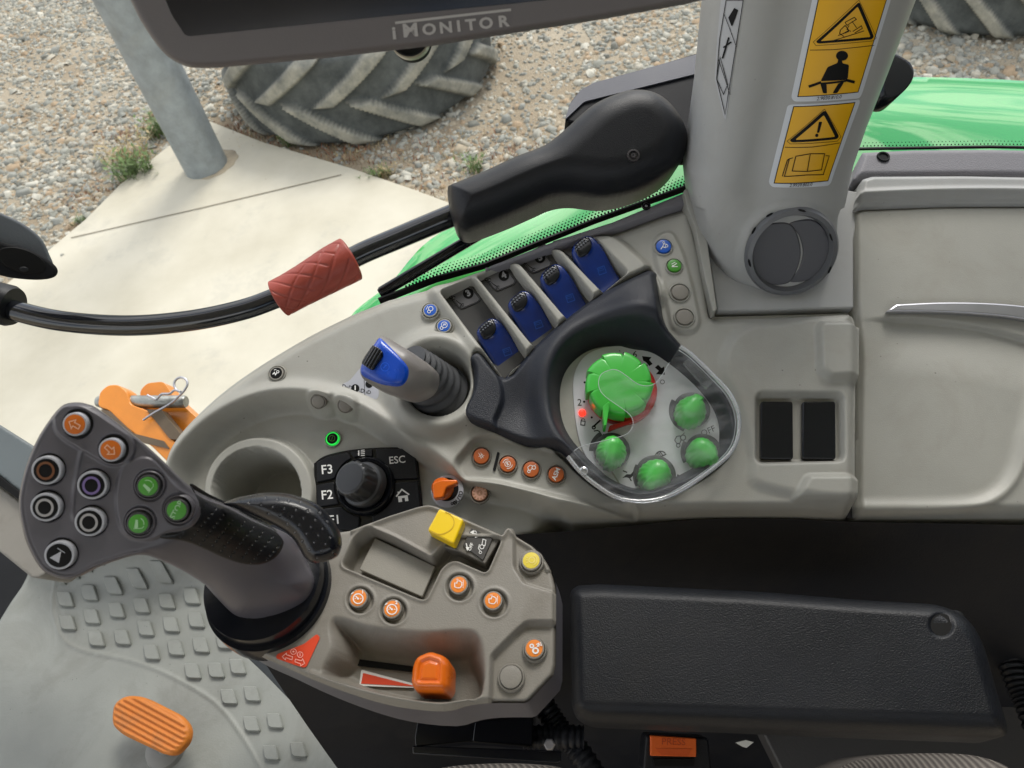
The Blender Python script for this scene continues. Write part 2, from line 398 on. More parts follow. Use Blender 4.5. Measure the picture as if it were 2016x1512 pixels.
stk_yellow = plastic('sticker_yellow', (.75, .40, .004), .4, 0, 900, .02)
stk_white = plastic('sticker_white', (.58, .61, .66), .4, 0, 900, .02)
ink = plastic('ink_black', (.006, .006, .006), .5, 0, 900, .0, spec=.15)
inkred = plastic('ink_dark_red', (.06, .006, .002), .5, 0, 900, .0)
inkw = plastic('ink_white', (.80, .80, .78), .5, 0, 900, .0)
inkgrey = plastic('ink_grey', (.35, .34, .34), .5, 0, 900, .0)
dialw = plastic('dial_face', (.60, .61, .65), .45, .1, 900, .03)
lightgrey = plastic('light_grey_ring', (.42, .43, .47), .35, .1, 900, .03)
purple_m = plastic('purple_ring', (.17, .12, .30), .35, .1, 900, .03)
brown_m = plastic('brown_ring', (.15, .055, .02), .35, .1, 900, .03)
bluecap = plastic('blue_button', (.012, .10, .50), .32, .05, 900, .05)
greenring = emit('lit_green_ring', (.02, .75, .08), .6)
redled = emit('lit_red_lamp', (1.0, .02, .01), 2.5)
chrome = plastic('satin_metal', (.50, .50, .53), .4, .05, 900, .03, metal=.9)
steel = plastic('galvanised_steel', (.27, .30, .31), .5, .25, 90, .2, metal=.25, vscale=14, dirt=((.34, .33, .28), .35), dscale=4)
pinsteel = plastic('worn_pin_steel', (.33, .34, .32), .4, .5, 160, .35, metal=.7, vscale=60)
hitchor = plastic('orange_paint', (.78, .26, .02), .35, .3, 200, .12, coat=.2, speck=1.0)
clearp = clear('clear_cover', (1, 1, 1), .075, .02, .08, scr=True)
cleare = clear('clear_cover_edge', (.95, .97, 1.0), .32, .25, .05)
glass = clear('window_glass', (.99, .995, .99), .002, .0, .0)
matm = plastic('grey_floor_rubber', (.222, .232, .210), .52, .5, 500, .14, vscale=5, speck=.9, dirt=((.115, .11, .09), .55), dscale=7)
# ================================================================ outside: ground, slab, post, tyres, plants
rng = np.random.default_rng(7); random.seed(7)
GR = world_plane(0.0)
def ground_mats():
    m, nt, b = nodes('gravel_dirt'); N, L = nt.nodes, nt.links
    tc = N.new('ShaderNodeTexCoord')
    n1 = N.new('ShaderNodeTexNoise'); n1.inputs['Scale'].default_value = 1.1; n1.inputs['Detail'].default_value = 8; L.new(tc.outputs['Object'], n1.inputs[0])
    n2 = N.new('ShaderNodeTexNoise'); n2.inputs['Scale'].default_value = 90; n2.inputs['Detail'].default_value = 5; L.new(tc.outputs['Object'], n2.inputs[0])
    r = N.new('ShaderNodeValToRGB'); r.color_ramp.elements[0].color = (.30, .235, .155, 1); r.color_ramp.elements[1].color = (.46, .40, .30, 1)
    r.color_ramp.elements[0].position = .35; r.color_ramp.elements[1].position = .65
    r2 = N.new('ShaderNodeMix'); r2.data_type = 'RGBA'; r2.blend_type = 'MULTIPLY'; r2.inputs[0].default_value = .7
    L.new(n1.outputs[0], r.inputs[0]); L.new(r.outputs[0], r2.inputs[6])
    rr = N.new('ShaderNodeMapRange'); rr.inputs[1].default_value = .3; rr.inputs[2].default_value = .7; rr.inputs[3].default_value = .5; rr.inputs[4].default_value = 1.25
    L.new(n2.outputs[0], rr.inputs[0]); L.new(rr.outputs[0], r2.inputs[7]); L.new(r2.outputs[2], b.inputs['Base Color']); b.inputs['Roughness'].default_value = .95
    bp = N.new('ShaderNodeBump'); bp.inputs['Distance'].default_value = .01; L.new(n2.outputs[0], bp.inputs['Height']); L.new(bp.outputs[0], b.inputs['Normal'])
    m2, nt, b = nodes('gravel_stone'); N, L = nt.nodes, nt.links
    g = N.new('ShaderNodeNewGeometry'); r = N.new('ShaderNodeValToRGB'); r.color_ramp.interpolation = 'CONSTANT'
    cols = [(.21, .21, .18), (.31, .31, .265), (.38, .37, .315), (.26, .265, .235), (.45, .42, .34), (.40, .34, .245), (.34, .34, .295), (.54, .52, .44), (.40, .30, .195), (.29, .295, .26), (.35, .35, .30), (.47, .44, .36)]
    el = r.color_ramp.elements
    for i, c in enumerate(cols):
        e = el[0] if i == 0 else (el[1] if i == 1 else el.new(i / len(cols))); e.position = i / len(cols); e.color = (*c, 1)
    L.new(g.outputs['Random Per Island'], r.inputs[0]); L.new(r.outputs[0], b.inputs['Base Color']); b.inputs['Roughness'].default_value = .85
    m3, nt, b = nodes('concrete'); N, L = nt.nodes, nt.links; tc = N.new('ShaderNodeTexCoord')
    n1 = N.new('ShaderNodeTexNoise'); n1.inputs['Scale'].default_value = 1.7; n1.inputs['Detail'].default_value = 9; n1.inputs['Roughness'].default_value = .6; L.new(tc.outputs['Object'], n1.inputs[0])
    r = N.new('ShaderNodeValToRGB'); e = r.color_ramp.elements; e[0].position = .32; e[0].color = (.48, .445, .345, 1); e[1].position = .62; e[1].color = (.60, .565, .46, 1)
    L.new(n1.outputs[0], r.inputs[0])
    v = N.new('ShaderNodeTexNoise'); v.inputs['Scale'].default_value = 2.6; v.inputs['Detail'].default_value = 10; v.inputs['Roughness'].default_value = .75; L.new(tc.outputs['Object'], v.inputs[0])
    mr = N.new('ShaderNodeMapRange'); mr.inputs[1].default_value = .54; mr.inputs[2].default_value = .70; mr.inputs[3].default_value = 0; mr.inputs[4].default_value = .45
    L.new(v.outputs[0], mr.inputs[0]); mx = N.new('ShaderNodeMix'); mx.data_type = 'RGBA'; mx.inputs[7].default_value = (.36, .35, .30, 1)
    L.new(mr.outputs[0], mx.inputs[0]); L.new(r.outputs[0], mx.inputs[6]); L.new(mx.outputs[2], b.inputs['Base Color']); b.inputs['Roughness'].default_value = .8
    return m, m2, m3
dirt_m, stone_m, conc_m = ground_mats()
def flat(name, P, mat, z0, z1):
    n = len(P); V = np.concatenate([np.c_[P[:, :2], np.full(n, z1)], np.c_[P[:, :2], np.full(n, z0)]])
    return mk(name, V, [list(range(n)), list(range(2 * n - 1, n - 1, -1))] + [[i, i + n, (i + 1) % n + n, (i + 1) % n] for i in range(n)], mat, smooth=False)
g = mk('ground', [(-60, -60, 0), (60, -60, 0), (60, 60, 0), (-60, 60, 0)], [[0, 1, 2, 3]], dirt_m, smooth=False); tag(g, kind='structure')
slab_px = np.array([(417, 247), (520, 288), (694, 340), (824, 385), (1000, 452), (1400, 610), (1500, 1500), (-900, 1500), (-760, 1200), (104, 500), (174, 441), (243, 371), (333, 299)], float)
sp = GR.at(slab_px[:, 0], slab_px[:, 1]); s_ = flat('concrete_slab', sp, conc_m, -.08, .035); tag(s_, kind='structure'); bevel(s_, .008, 2)
# control joint: a dark groove strip
jp = GR.up(39).at(np.array([146, 400, 670]), np.array([467, 407, 345]))
SL = GR.up(38)
icon('slab_joint', SL, 0, 0, 1, [('l', [(140, -468), (400, -408.5), (672, -344)], 1.5)], plastic('joint_dark', (.22, .19, .14), .9, 0, 100, .1), None, h=1.0)
bpy.data.objects['slab_joint']['kind'] = 'structure'
def noise2(x, y, s, seed=0):
    a = 0
    for k, (fx, fy, p) in enumerate([(1, .3, 1), (-.5, 1.1, 2), (.8, -.9, 3), (1.7, 1.3, 4), (-1.9, .7, 5)]):
        a = a + np.sin((x * fx + y * fy) * s + p * 1.7 + seed) / 5
    return a
def stones():
    n = 155000
    x = rng.uniform(-4.2, 5.0, n); y = rng.uniform(1.9, 9.5, n)
    slw = sp[:, :2]; D = sdf(x, y, slw)
    dens = .78 + .6 * noise2(x, y, 1.6) + .2 * noise2(x, y, 5, 2)
    near = np.exp(-np.maximum(-D, 0) / .22)
    keep = ((D < -.01) | ((D < .16) & (rng.uniform(size=n) < .035))) & (rng.uniform(size=n) < np.clip(dens - .75 * near, .06, 1))
    x, y = x[keep], y[keep]; n = len(x)
    s = rng.lognormal(math.log(.0092), .42, n); s = np.clip(s, .0045, .032)
    cube = np.array([(-1, -1, -1), (1, -1, -1), (1, 1, -1), (-1, 1, -1), (-.7, -.7, 1), (.7, -.7, 1), (.7, .7, 1), (-.7, .7, 1)], float)
    V = cube[None] * (1 + rng.uniform(-.32, .32, (n, 8, 3)))
    V = V * (s[:, None] * np.stack([rng.uniform(.8, 1.6, n), rng.uniform(.6, 1.1, n), rng.uniform(.35, .7, n)], 1))[:, None, :]
    a = rng.uniform(0, 2 * np.pi, n); t = rng.normal(0, .35, n)
    y1 = V[:, :, 1] * np.cos(t)[:, None] - V[:, :, 2] * np.sin(t)[:, None]; z1 = V[:, :, 1] * np.sin(t)[:, None] + V[:, :, 2] * np.cos(t)[:, None]
    x2 = V[:, :, 0] * np.cos(a)[:, None] - y1 * np.sin(a)[:, None]; y2 = V[:, :, 0] * np.sin(a)[:, None] + y1 * np.cos(a)[:, None]
    P = np.stack([x2 + x[:, None], y2 + y[:, None], z1 + (s * .3 + np.where(D[keep] > 0, .037, 0))[:, None]], 2).reshape(-1, 3)
    f = np.array([(4, 5, 6, 7), (0, 1, 5, 4), (1, 2, 6, 5), (2, 3, 7, 6), (3, 0, 4, 7)])
    Fa = (f[None] + (np.arange(n) * 8)[:, None, None]).reshape(-1, 4)
    o = mk('gravel', P, Fa, stone_m, smooth=False); tag(o, kind='stuff')
stones()

# post
pb = GR.one(412, 338); pbw = W(pb)
pr = 42.0 * -pb[2] / F
t = thing('steel_post', pb, 'grey galvanised round steel post standing on the concrete slab corner', 'post')
th = np.linspace(0, 5.0, 2)
lathe('post_tube', (pbw, np.array([1., 0, 0]), np.array([0, 1., 0]), np.array([0, 0, 1.])), [(pr, .0), (pr, 5.0)], steel, t, n=64)
lathe('grout_ring', (pbw + np.array([.03, .02, .033]), np.array([1., 0, 0]), np.array([0, 1., 0]), np.array([0, 0, 1.])), [(pr * 1.22, 0), (pr * 1.18, .006), (pr * .98, .012)], plastic('dirty_grout', (.34, .29, .21), .95, .8, 60, .3), t, n=48,
      mod=lambda th, r, z: r * (1 + .05 * np.sin(th * 3) + .03 * np.sin(th * 11)))

# tyres lying on the gravel
def tyre(c, R, H, spin, label, tilt=0.0, taz=0.0, nl=18):
    m, nt, b = nodes('dusty_tyre'); N, L = nt.nodes, nt.links
    at = N.new('ShaderNodeAttribute'); at.attribute_name = 'lug'; tc = N.new('ShaderNodeTexCoord')
    no = N.new('ShaderNodeTexNoise'); no.inputs['Scale'].default_value = 7; no.inputs['Detail'].default_value = 9; no.inputs['Roughness'].default_value = .7; L.new(tc.outputs['Object'], no.inputs[0])
    r1 = N.new('ShaderNodeValToRGB'); e = r1.color_ramp.elements; e[0].position = .35; e[0].color = (.042, .048, .047, 1); e[1].position = .7; e[1].color = (.115, .125, .118, 1)
    r2 = N.new('ShaderNodeValToRGB'); e = r2.color_ramp.elements; e[0].position = .36; e[0].color = (.16, .165, .145, 1); e[1].position = .66; e[1].color = (.40, .38, .31, 1)
    L.new(no.outputs[0], r1.inputs[0]); L.new(no.outputs[0], r2.inputs[0]); mx = N.new('ShaderNodeMix'); mx.data_type = 'RGBA'
    L.new(at.outputs['Fac'], mx.inputs[0]); L.new(r1.outputs[0], mx.inputs[6]); L.new(r2.outputs[0], mx.inputs[7]); L.new(mx.outputs[2], b.inputs['Base Color']); b.inputs['Roughness'].default_value = .8
    bp = N.new('ShaderNodeBump'); bp.inputs['Distance'].default_value = .006; bp.inputs['Strength'].default_value = .6; n3 = N.new('ShaderNodeTexNoise'); n3.inputs['Scale'].default_value = 60; L.new(tc.outputs['Object'], n3.inputs[0]); L.new(n3.outputs[0], bp.inputs['Height']); L.new(bp.outputs[0], b.inputs['Normal'])
    nt_, nv = 900, 96
    T, U = np.meshgrid(np.arange(nt_) / nt_ * 2 * np.pi, np.linspace(0, 1, nv))
    # profile: sidewall bottom -> tread -> sidewall top
    q = np.array([(R * .52, .10), (R * .60, .02), (R * .74, .0), (R * .86, .03), (R * .94, .09), (R * .965, .17), (R * .975, .5), (R * .965, .83), (R * .94, .91), (R * .86, .97), (R * .74, 1.0), (R * .60, .98), (R * .52, .90)])
    qs = smooth(q, 12, False); l = np.r_[0, np.cumsum(np.hypot(*np.diff(qs * [1, H], axis=0).T))]; l /= l[-1]
    r0 = np.interp(U, l, qs[:, 0]); z0 = np.interp(U, l, qs[:, 1]) * H
    v = z0 / H; tread = sstep(R * .84, R * .93, r0)
    lug = np.zeros_like(T)
    for s, off in ((-1, 0), (1, .5)):
        side = (v - .5) * s
        ang = (T + spin) / (2 * np.pi) * nl + off - side * 2.5 + side * side * .6
        d = np.abs(ang - np.round(ang)); w = .15 + .05 * side
        m1 = (1 - sstep(w - .01, w + .025, d)) * sstep(-.03, .015, side)
        lug = np.maximum(lug, m1)
    lug = lug * tread
    wear = 1 - .1 * np.sin(T * 5)
    r = r0 + lug * R * .048 * wear
    groove = .010 * R * (np.sin((r0 - R * .6) / R * 70) > .6) * (1 - tread)
    z = z0 + np.where(v > .5, -1, 1) * groove
    V = np.stack([r * np.cos(T), r * np.sin(T), z], 2).reshape(-1, 3)
    ct, st = math.cos(tilt), math.sin(tilt); ax = np.array([math.cos(taz), math.sin(taz), 0])
    K = np.array([[0, 0, ax[1]], [0, 0, -ax[0]], [-ax[1], ax[0], 0]]); Rr = np.eye(3) + st * K + (1 - ct) * K @ K
    V = V @ Rr.T; V = V + np.array([*c, 0 - V[:, 2].min() - .02])
    idx = np.arange(nt_ * nv).reshape(nv, nt_); a = idx[:-1]; bb = idx[1:]
    Fa = np.stack([a, np.roll(a, -1, 1), np.roll(bb, -1, 1), bb], 2).reshape(-1, 4)
    o = mk('tractor_tyre', V, Fa, m, sharp=None); tag(o, label, 'tyre', 'worn tractor tyres on the gravel')
    at = o.data.attributes.new('lug', 'FLOAT', 'POINT'); at.data.foreach_set('value', lug.ravel().astype(np.float32))
    return o
near = W(GR.one(756, 284))
R1 = .88
dirh = near[:2] / np.linalg.norm(near[:2])
tyre(near[:2] + dirh * (R1 - .01) + np.array([.03, 0]), R1, .62, .12, 'large dusty tractor tyre with chevron lugs lying on gravel beside the slab', tilt=math.radians(0), nl=13)
near2 = W(GR.one(1915, 75)); d2 = near2[:2] / np.linalg.norm(near2[:2])
tyre(near2[:2] + d2 * .74, .8, .6, .9, 'grey worn tractor tyre lying on gravel behind the cab pillar, at the far right', nl=17)

# weeds
def leafm(name, c):
    m, nt, b = nodes(name); N, L = nt.nodes, nt.links; g = N.new('ShaderNodeNewGeometry'); r = N.new('ShaderNodeValToRGB'); e = r.color_ramp.elements
    e[0].color = (*[q * .55 for q in c], 1); e[1].color = (*[q * 1.3 for q in c], 1); L.new(g.outputs['Random Per Island'], r.inputs[0]); L.new(r.outputs[0], b.inputs['Base Color']); b.inputs['Roughness'].default_value = .7
    return m
gr_m, dry_m, rust_m = leafm('weed_green', (.13, .20, .06)), leafm('weed_dry', (.42, .33, .17)), leafm('weed_rust', (.28, .11, .05))
def clump(px, py, spread, n, hgt, mat, lean=(0, 0)):
    c = W(GR.one(px, py)); V = []; Fa = []
    for i in range(n):
        p = c + np.array([rng.normal(0, spread), rng.normal(0, spread * .6), .0]); a = rng.uniform(0, 2 * np.pi); h = hgt * rng.uniform(.4, 1.1)
        l = np.array([math.cos(a), math.sin(a), 0]) * h * rng.uniform(.2, .8) + np.array([*lean, 0]) * h; w = np.array([-math.sin(a), math.cos(a), 0]) * rng.uniform(.002, .004)
        base = len(V); K = 4
        for k in range(K + 1):
            t = k / K; q = p + l * t * t + np.array([0, 0, h * (t - .3 * t * t)]); V += [q - w * (1 - t * .85), q + w * (1 - t * .85)]
        Fa += [[base + 2 * k, base + 2 * k + 1, base + 2 * k + 3, base + 2 * k + 2] for k in range(K)]
        for k in range(1, 5):   # leaflets
            t = k / 5; q = p + l * t * t + np.array([0, 0, h * (t - .3 * t * t)]); aa = rng.uniform(0, 6.28); d = np.array([math.cos(aa), math.sin(aa), .5]) * h * .16; e = np.array([-d[1], d[0], 0]) * .22
            b0 = len(V); V += [q, q + d * .5 + e, q + d, q + d * .5 - e]; Fa += [[b0, b0 + 1, b0 + 2, b0 + 3]]
    return np.array(V), Fa, mat
def plant(name, label, pieces, cat='plant', group='weeds along the slab edge'):
    V0, F0, m0 = clump(*pieces[0]); o = mk(name, V0, F0, m0, smooth=False)
    tag(o, label, cat, group)
    for pc in pieces[1:]:
        V, Fa, m = clump(*pc); mk('dry_stems' if m is dry_m else 'leaf_stems', V, Fa, m, o, smooth=False)
plant('weed_clump', 'bushy green weed with dry straw stems at the slab edge left of the post', [(272, 350, .06, 95, .24, gr_m), (258, 318, .07, 80, .22, dry_m)])
plant('weed_clump', 'tuft of green grass right behind the foot of the post', [(318, 268, .05, 60, .20, gr_m)])
plant('weed_clump', 'small low green weed at the left slab edge above the oval mirror', [(160, 438, .03, 40, .06, gr_m)])
plant('weed_clump', 'small green weed sprouting between the slab edge and the lying tyre', [(578, 285, .03, 50, .14, gr_m)])
plant('weed_clump', 'pale green weed tuft near the right end of the slab edge', [(745, 350, .035, 60, .10, gr_m), (760, 348, .03, 40, .1, dry_m)])
plant('weed_clump', 'thin upright weed just above the black handle cover', [(935, 338, .03, 26, .16, gr_m)])
def litter():
    V = []; Fa = []
    pts = [(440, 262, .12, .05), (500, 262, .18, .06), (530, 275, .15, .05), (640, 300, .2, .05), (700, 300, .15, .05), (240, 270, .1, .05), (180, 380, .1, .04), (860, 300, .2, .05), (850, 372, .15, .04), (1020, 300, .1, .04), (320, 240, .14, .05)]
    parts = []
    for (x, y, s, h) in pts: v, f, _ = clump(x, y, s, 75, h, rust_m); parts.append((v, f))
    v, f = join_arrays(parts); o = mk('dry_ground_weeds', v, f, rust_m, smooth=False); tag(o, kind='stuff')
    parts = []
    for (x, y, s, h) in pts: v, f, _ = clump(x + 10, y + 4, s, 60, h, dry_m); parts.append((v, f))
    v, f = join_arrays(parts); o = mk('dry_grass', v, f, dry_m, smooth=False); tag(o, kind='stuff')
litter()

# orange hitch bracket with its pin and clip
HS = Surf((-.1, .25, .97), 280, 810, 1.22)
t = thing('hitch_bracket', HS.one(280, 830), 'orange painted hitch bracket with steel cross pin and spring clip, beside the console', 'hitch bracket')
slab('cheek_plate', HS, rnd([(192, 800), (196, 772), (212, 758), (232, 757), (250, 770), (256, 796), (290, 808), (336, 862), (480, 1000), (470, 1050), (300, 880), (262, 852), (236, 832), (215, 808)], 8), 34, hitchor, t, bev=1.5, h=0)
slab('cheek_plate', HS, rnd([(276, 800), (276, 768), (290, 754), (322, 751), (336, 772), (352, 790), (376, 812), (420, 850), (560, 1000), (480, 1000), (340, 850), (318, 812), (296, 806)], 8), 34, hitchor, t, bev=1.5, h=-32)
slab('side_plate', HS, rnd([(196, 800), (216, 806), (262, 852), (330, 872), (480, 1045), (470, 1060), (318, 882), (262, 866), (232, 842)], 4), 40, plastic('old_brown_paint', (.13, .095, .06), .6, .5, 200, .3), t, bev=1, h=-6)
slab('spacer_plate', HS, rnd([(236, 800), (300, 800), (345, 850), (420, 950), (360, 950), (300, 860)], 4), 20, plastic('old_brown_paint2', (.15, .11, .075), .6, .5, 200, .3), t, bev=1, h=-55)
slab('gap_plate', HS, rnd([(288, 806), (316, 806), (352, 850), (366, 868), (334, 864)], 3), 20, MATS['old_brown_paint'], t, bev=1, h=2)
slab('edge_plate', HS, rnd([(197, 806), (216, 809), (262, 853), (322, 868), (334, 884), (258, 866), (226, 842)], 3), 20, MATS['old_brown_paint'], t, bev=1, h=2)
a_, b_ = HS.one(181, 787, -15), HS.one(357, 787, -15)
pr_ = 12.5 * -a_[2] / F
tube('hitch_pin', W(np.array([a_, a_ + (b_ - a_) * .04, a_ + (b_ - a_) * .98, b_])), [pr_ * .8, pr_, pr_, pr_ * .85], pinsteel, t, n=28)
w_ = 2.3 * -a_[2] / F
cl = [(282, 827), (300, 815), (335, 795), (352, 780), (362, 770), (369, 757), (366, 747), (356, 743), (346, 748), (343, 758), (348, 768), (356, 771)]
cl2 = [(356, 771), (344, 768), (334, 775), (318, 776), (308, 786), (300, 783), (290, 778)]
tube('spring_clip', HS.up(8).at(*smooth(cl, 5, False).T), w_, chrome, t, n=10); tube('spring_clip', HS.up(10).at(*smooth(cl2, 5, False).T), w_, chrome, t, n=10)

# green mudguard outside the window
def paint():
    m, nt, b = nodes('green_paint'); b.inputs['Base Color'].default_value = (.035, .46, .07, 1); b.inputs['Roughness'].default_value = .35
    b.inputs['Coat Weight'].default_value = 1; b.inputs['Coat Roughness'].default_value = .03; b.inputs['Coat IOR'].default_value = 2.1; return m
FS = Surf(UPC * .9 - fh * .42 + rt * .05, 1300, 400, 1.05)
fp = smooth([(700, 640), (775, 560), (835, 490), (905, 440), (1010, 372), (1200, 270), (1400, 205), (1600, 168), (1790, 152), (1920, 147), (2050, 150), (2400, 175), (3000, 240), (3050, 520), (2400, 600), (1400, 600), (1000, 640)], 8)
FS.hf = lambda X, Y: 22 - 22 * (1 - sstep(0, 150, sdf(X, Y, fp))) ** 2 + 14 * np.sin(X / 190.) * np.sin(Y / 120.)
o = relief('mudguard', FS, fp, paint(), None, step=7, skirt=60, sharp=None); tag(o, 'glossy green mudguard reflecting clouds outside the window, behind the cab pillar', 'mudguard')
# ================================================================ cab
SB = Surf((-.06, .35, .935), 1000, 700, .56)          # side console
SA = Surf((-.11, .56, .82), 850, 1200, .41)           # armrest control panel
def blob(X, Y, x, y, r, w): return 1 - sstep(r, r + w, np.hypot(X - x, Y - y))
def ins(X, Y, P, w): return sstep(-w / 2, w / 2, sdf(X, Y, P))

# ---------- button builder
def button(root, S, x, y, r, cap, items=None, rot=0, bez=None, ring=1.28, ch=2.6, bh=1.6, im=None, ih=None, h=0.0, label=None, isz=None, ringmat=None):
    fr = S.frame(x, y, h); u = S.px(x, y); R = r * u; B = R * ring
    bz = lathe('button', fr, [(B * 1.03, -.002), (B * 1.03, bh * .4e-3), (B, bh * .8e-3), (B * .96, bh * 1e-3), (R * (1.19 if ring > 1.24 else 1.07), bh * 1e-3), (R * (1.15 if ring > 1.24 else 1.045), bh * .5e-3), (R * (1.13 if ring > 1.24 else 1.03), -.004), (0, -.004)], bez or beige, root, n=36, label=label)
    prof = [(R, -.0035), (R, (ch - .5) * 1e-3), (R * .97, (ch - .12) * 1e-3), (R * .9, ch * 1e-3)]
    if ringmat is not None:
        lathe('cap_rim', fr, prof + [(R * .84, ch * 1e-3 - .0001), (0, ch * 1e-3 - .0004)], ringmat, bz, n=36)
        lathe('button_cap', fr, [(R * .85, ch * 1e-3 - .0003), (R * .82, ch * 1e-3 + .0001), (R * .4, ch * 1e-3 + .0003), (0, ch * 1e-3 + .00035)], cap, bz, n=36)
        top = ch + .5
    else:
        lathe('button_cap', fr, prof + [(R * .5, ch * 1e-3 + .0002), (0, ch * 1e-3 + .00025)], cap, bz, n=36); top = ch + .35
    if items: icon('button_symbol', S.up(h, S.hf), x, y, (isz or .66) * r, items, im or inkw, bz, rot=rot, h=top)
    return bz
IC = {
 'arrow': [('p', [(-.3, -.9), (.3, -.9), (.3, .1), (.75, .1), (0, .9), (-.75, .1), (-.3, .1)], .16)],
 'gauge': [('c', 0, -.15, .7, .15), ('l', [(0, -.15), (-.35, .2)], .16), ('d', 0, -.15, .15), ('l', [(-.5, -.15), (-.3, -.15)], .1), ('l', [(.5, -.15), (.3, -.15)], .1), ('l', [(-.95, .5), (-.65, .75)], .13)],
 'engine': [('p', [(-.6, -.45), (-.2, -.6), (.25, -.6), (.55, -.2), (.55, .3), (.2, .55), (-.2, .55), (-.25, .2), (-.65, .2)], .13), ('l', [(.75, -.6), (.8, .7)], .08), ('l', [(-.4, .85), (0, .8)], .1)],
 'gear': [('c', 0, 0, .55, .3)] + [('l', [(math.cos(a) * .68, math.sin(a) * .68), (math.cos(a) * .98, math.sin(a) * .98)], .2) for a in np.arange(12) / 12 * 2 * np.pi] + [('l', [(-.1, -.25), (.1, .25)], .14), ('l', [(.12, -.25), (-.1, .1)], .1)],
 'gears2': [('c', -.35, .3, .25, .2), ('c', .2, -.4, .38, .24), ('l', [(.3, .5), (.75, .75)], .12), ('l', [(.75, .75), (.45, .2)], .12), ('l', [(.45, .2), (.9, .5)], .12)],
 'tractor': [('c', .45, .35, .34, .14), ('c', -.35, -.55, .24, .12), ('p', [(-.5, -.25), (-.7, .2), (-.35, .65), (.1, .65), (.15, .1), (-.1, -.3)], .12), ('l', [(.4, .7), (.75, .95)], .1)],
 'loader': [('l', [(-.8, -.55), (-.3, -.15), (.3, -.5)], .18), ('l', [(-.3, -.15), (.1, .35), (.7, .1)], .14), ('c', .15, .62, .2, .1), ('c', .55, -.2, .25, .12)],
 'drop': [('c', .2, .15, .45, .13), ('c', -.35, -.3, .3, .12), ('l', [(-.75, .3), (-.2, .8)], .12)],
 'spiral': [('c', .1, .1, .6, .12), ('l', [(-.2, -.1), (.1, .35), (.25, .0), (.5, .35)], .12), ('c', -.55, -.45, .3, .13)],
 'line': [('l', [(-.6, .35), (.35, .6)], .14), ('l', [(-.7, -.2), (.6, -.5)], .16), ('d', -.4, -.1, .2), ('l', [(-.3, -.1), (.6, .25)], .2)],
 'lift': [('f', [(-.62, .2), (-.38, .42), (.35, -.3), (.3, -.62), (0, -.68)]), ('a', 0, .1, .75, 30, 110, .12), ('l', [(.05, -.85), (.8, .0), (.8, .35)], .09)],
 'wave': [('l', [(-.7, -.3), (-.3, .1), (-.1, -.4), (.2, .0)], .2), ('c', .4, .25, .25, .14), ('l', [(-.4, .6), (.1, .75)], .15)],
 'bulb': [('c', .1, 0, .42, .1), ('l', [(-.7, .4), (-.45, .3)], .1), ('l', [(-.75, 0), (-.5, 0)], .1), ('l', [(-.7, -.4), (-.45, -.3)], .1), ('a', .1, 0, .75, -70, 60, .08)],
 'brake': [('c', 0, 0, .55, .11), ('a', 0, 0, .9, 60, 150, .12), ('a', 0, 0, .9, 240, 330, .12), ('l', [(-.15, -.3), (-.15, .3), (.15, .25), (-.1, .0), (.2, -.15), (-.15, -.3)], .11)],
 'hash': [('l', [(-.5, .55), (.1, -.55)], .1), ('l', [(-.1, .6), (.4, -.4)], .1), ('l', [(-.5, -.2), (.3, .3)], .1), ('l', [(-.2, -.5), (.6, .1)], .08)],
}

# ---------- side console: one moulded height field
# ---------- unseen cab roof and far walls, added to shade the interior from above and behind
def box_w(name, x0, x1, y0, y1, z0, z1, mat, parent=None):
    V = [(x, y, z) for z in (z0, z1) for y in (y0, y1) for x in (x0, x1)]
    return mk(name, V, [[0, 2, 3, 1], [4, 5, 7, 6], [0, 1, 5, 4], [2, 6, 7, 3], [0, 4, 6, 2], [1, 3, 7, 5]], mat, parent, smooth=False)
rf = box_w('unseen_cab_roof', -.95, 1.3, -1.25, .50, CAMZ + .42, CAMZ + .55, plastic('roof_bounce_lining', (.7, .7, .68), .8, 0, 900, .03)); tag(rf, 'unseen pale cab roof added to shade the interior from above', 'roof')  # added out of view: blocks overhead light, pale lining bounces some back
rw = box_w('unseen_rear_wall', 1.2, 1.26, -1.25, .5, CAMZ - 1.0, CAMZ + .41, blackm); tag(rw, 'unseen dark rear wall added to block light behind the seat', 'wall')  # added out of view to keep light off the cab from the rear
dw = box_w('unseen_door_panel', -.9, 1.19, -1.28, -1.2, CAMZ - 1.0, CAMZ - .25, blackm); tag(dw, 'unseen dark lower door panel added to block light on the far side', 'door')  # added out of view to cut low light from the far side
SC = thing('side_console', SB.one(900, 800), 'beige moulded side console carrying the buttons, levers, dial and cup holder', 'console')
con = np.concatenate([smooth([(690, 610), (600, 655), (500, 715), (430, 765), (375, 815), (335, 862), (317, 905), (312, 960), (322, 1050), (352, 1110), (395, 1160), (470, 1210)], 5, False),
    np.array([(640, 1230), (900, 1150), (980, 1080), (1085, 1047), (1250, 1032), (1400, 1018), (1560, 1016), (1676, 1023), (1687, 1017), (1689, 650), (1684, 612), (1678, 607), (1412, 614), (1404, 560), (1396, 500), (1380, 426), (1366, 398), (1350, 399), (1310, 411), (1206, 449), (1101, 481), (980, 523), (955, 530), (860, 556), (760, 582)])])
slots = [rnd([(870, 581), (930, 552), (1037, 702), (992, 746)], 7), rnd([(939, 547), (1001, 518), (1098, 643), (1050, 685)], 7),
         rnd([(1012, 510), (1075, 479), (1166, 590), (1114, 630)], 7), rnd([(1085, 476), (1150, 457), (1233, 544), (1183, 578)], 7)]
blockp = smooth([(845, 575), (900, 545), (1000, 500), (1100, 462), (1155, 452), (1205, 468), (1245, 498), (1280, 535), (1300, 600), (1150, 660), (1000, 760), (940, 700)], 6)
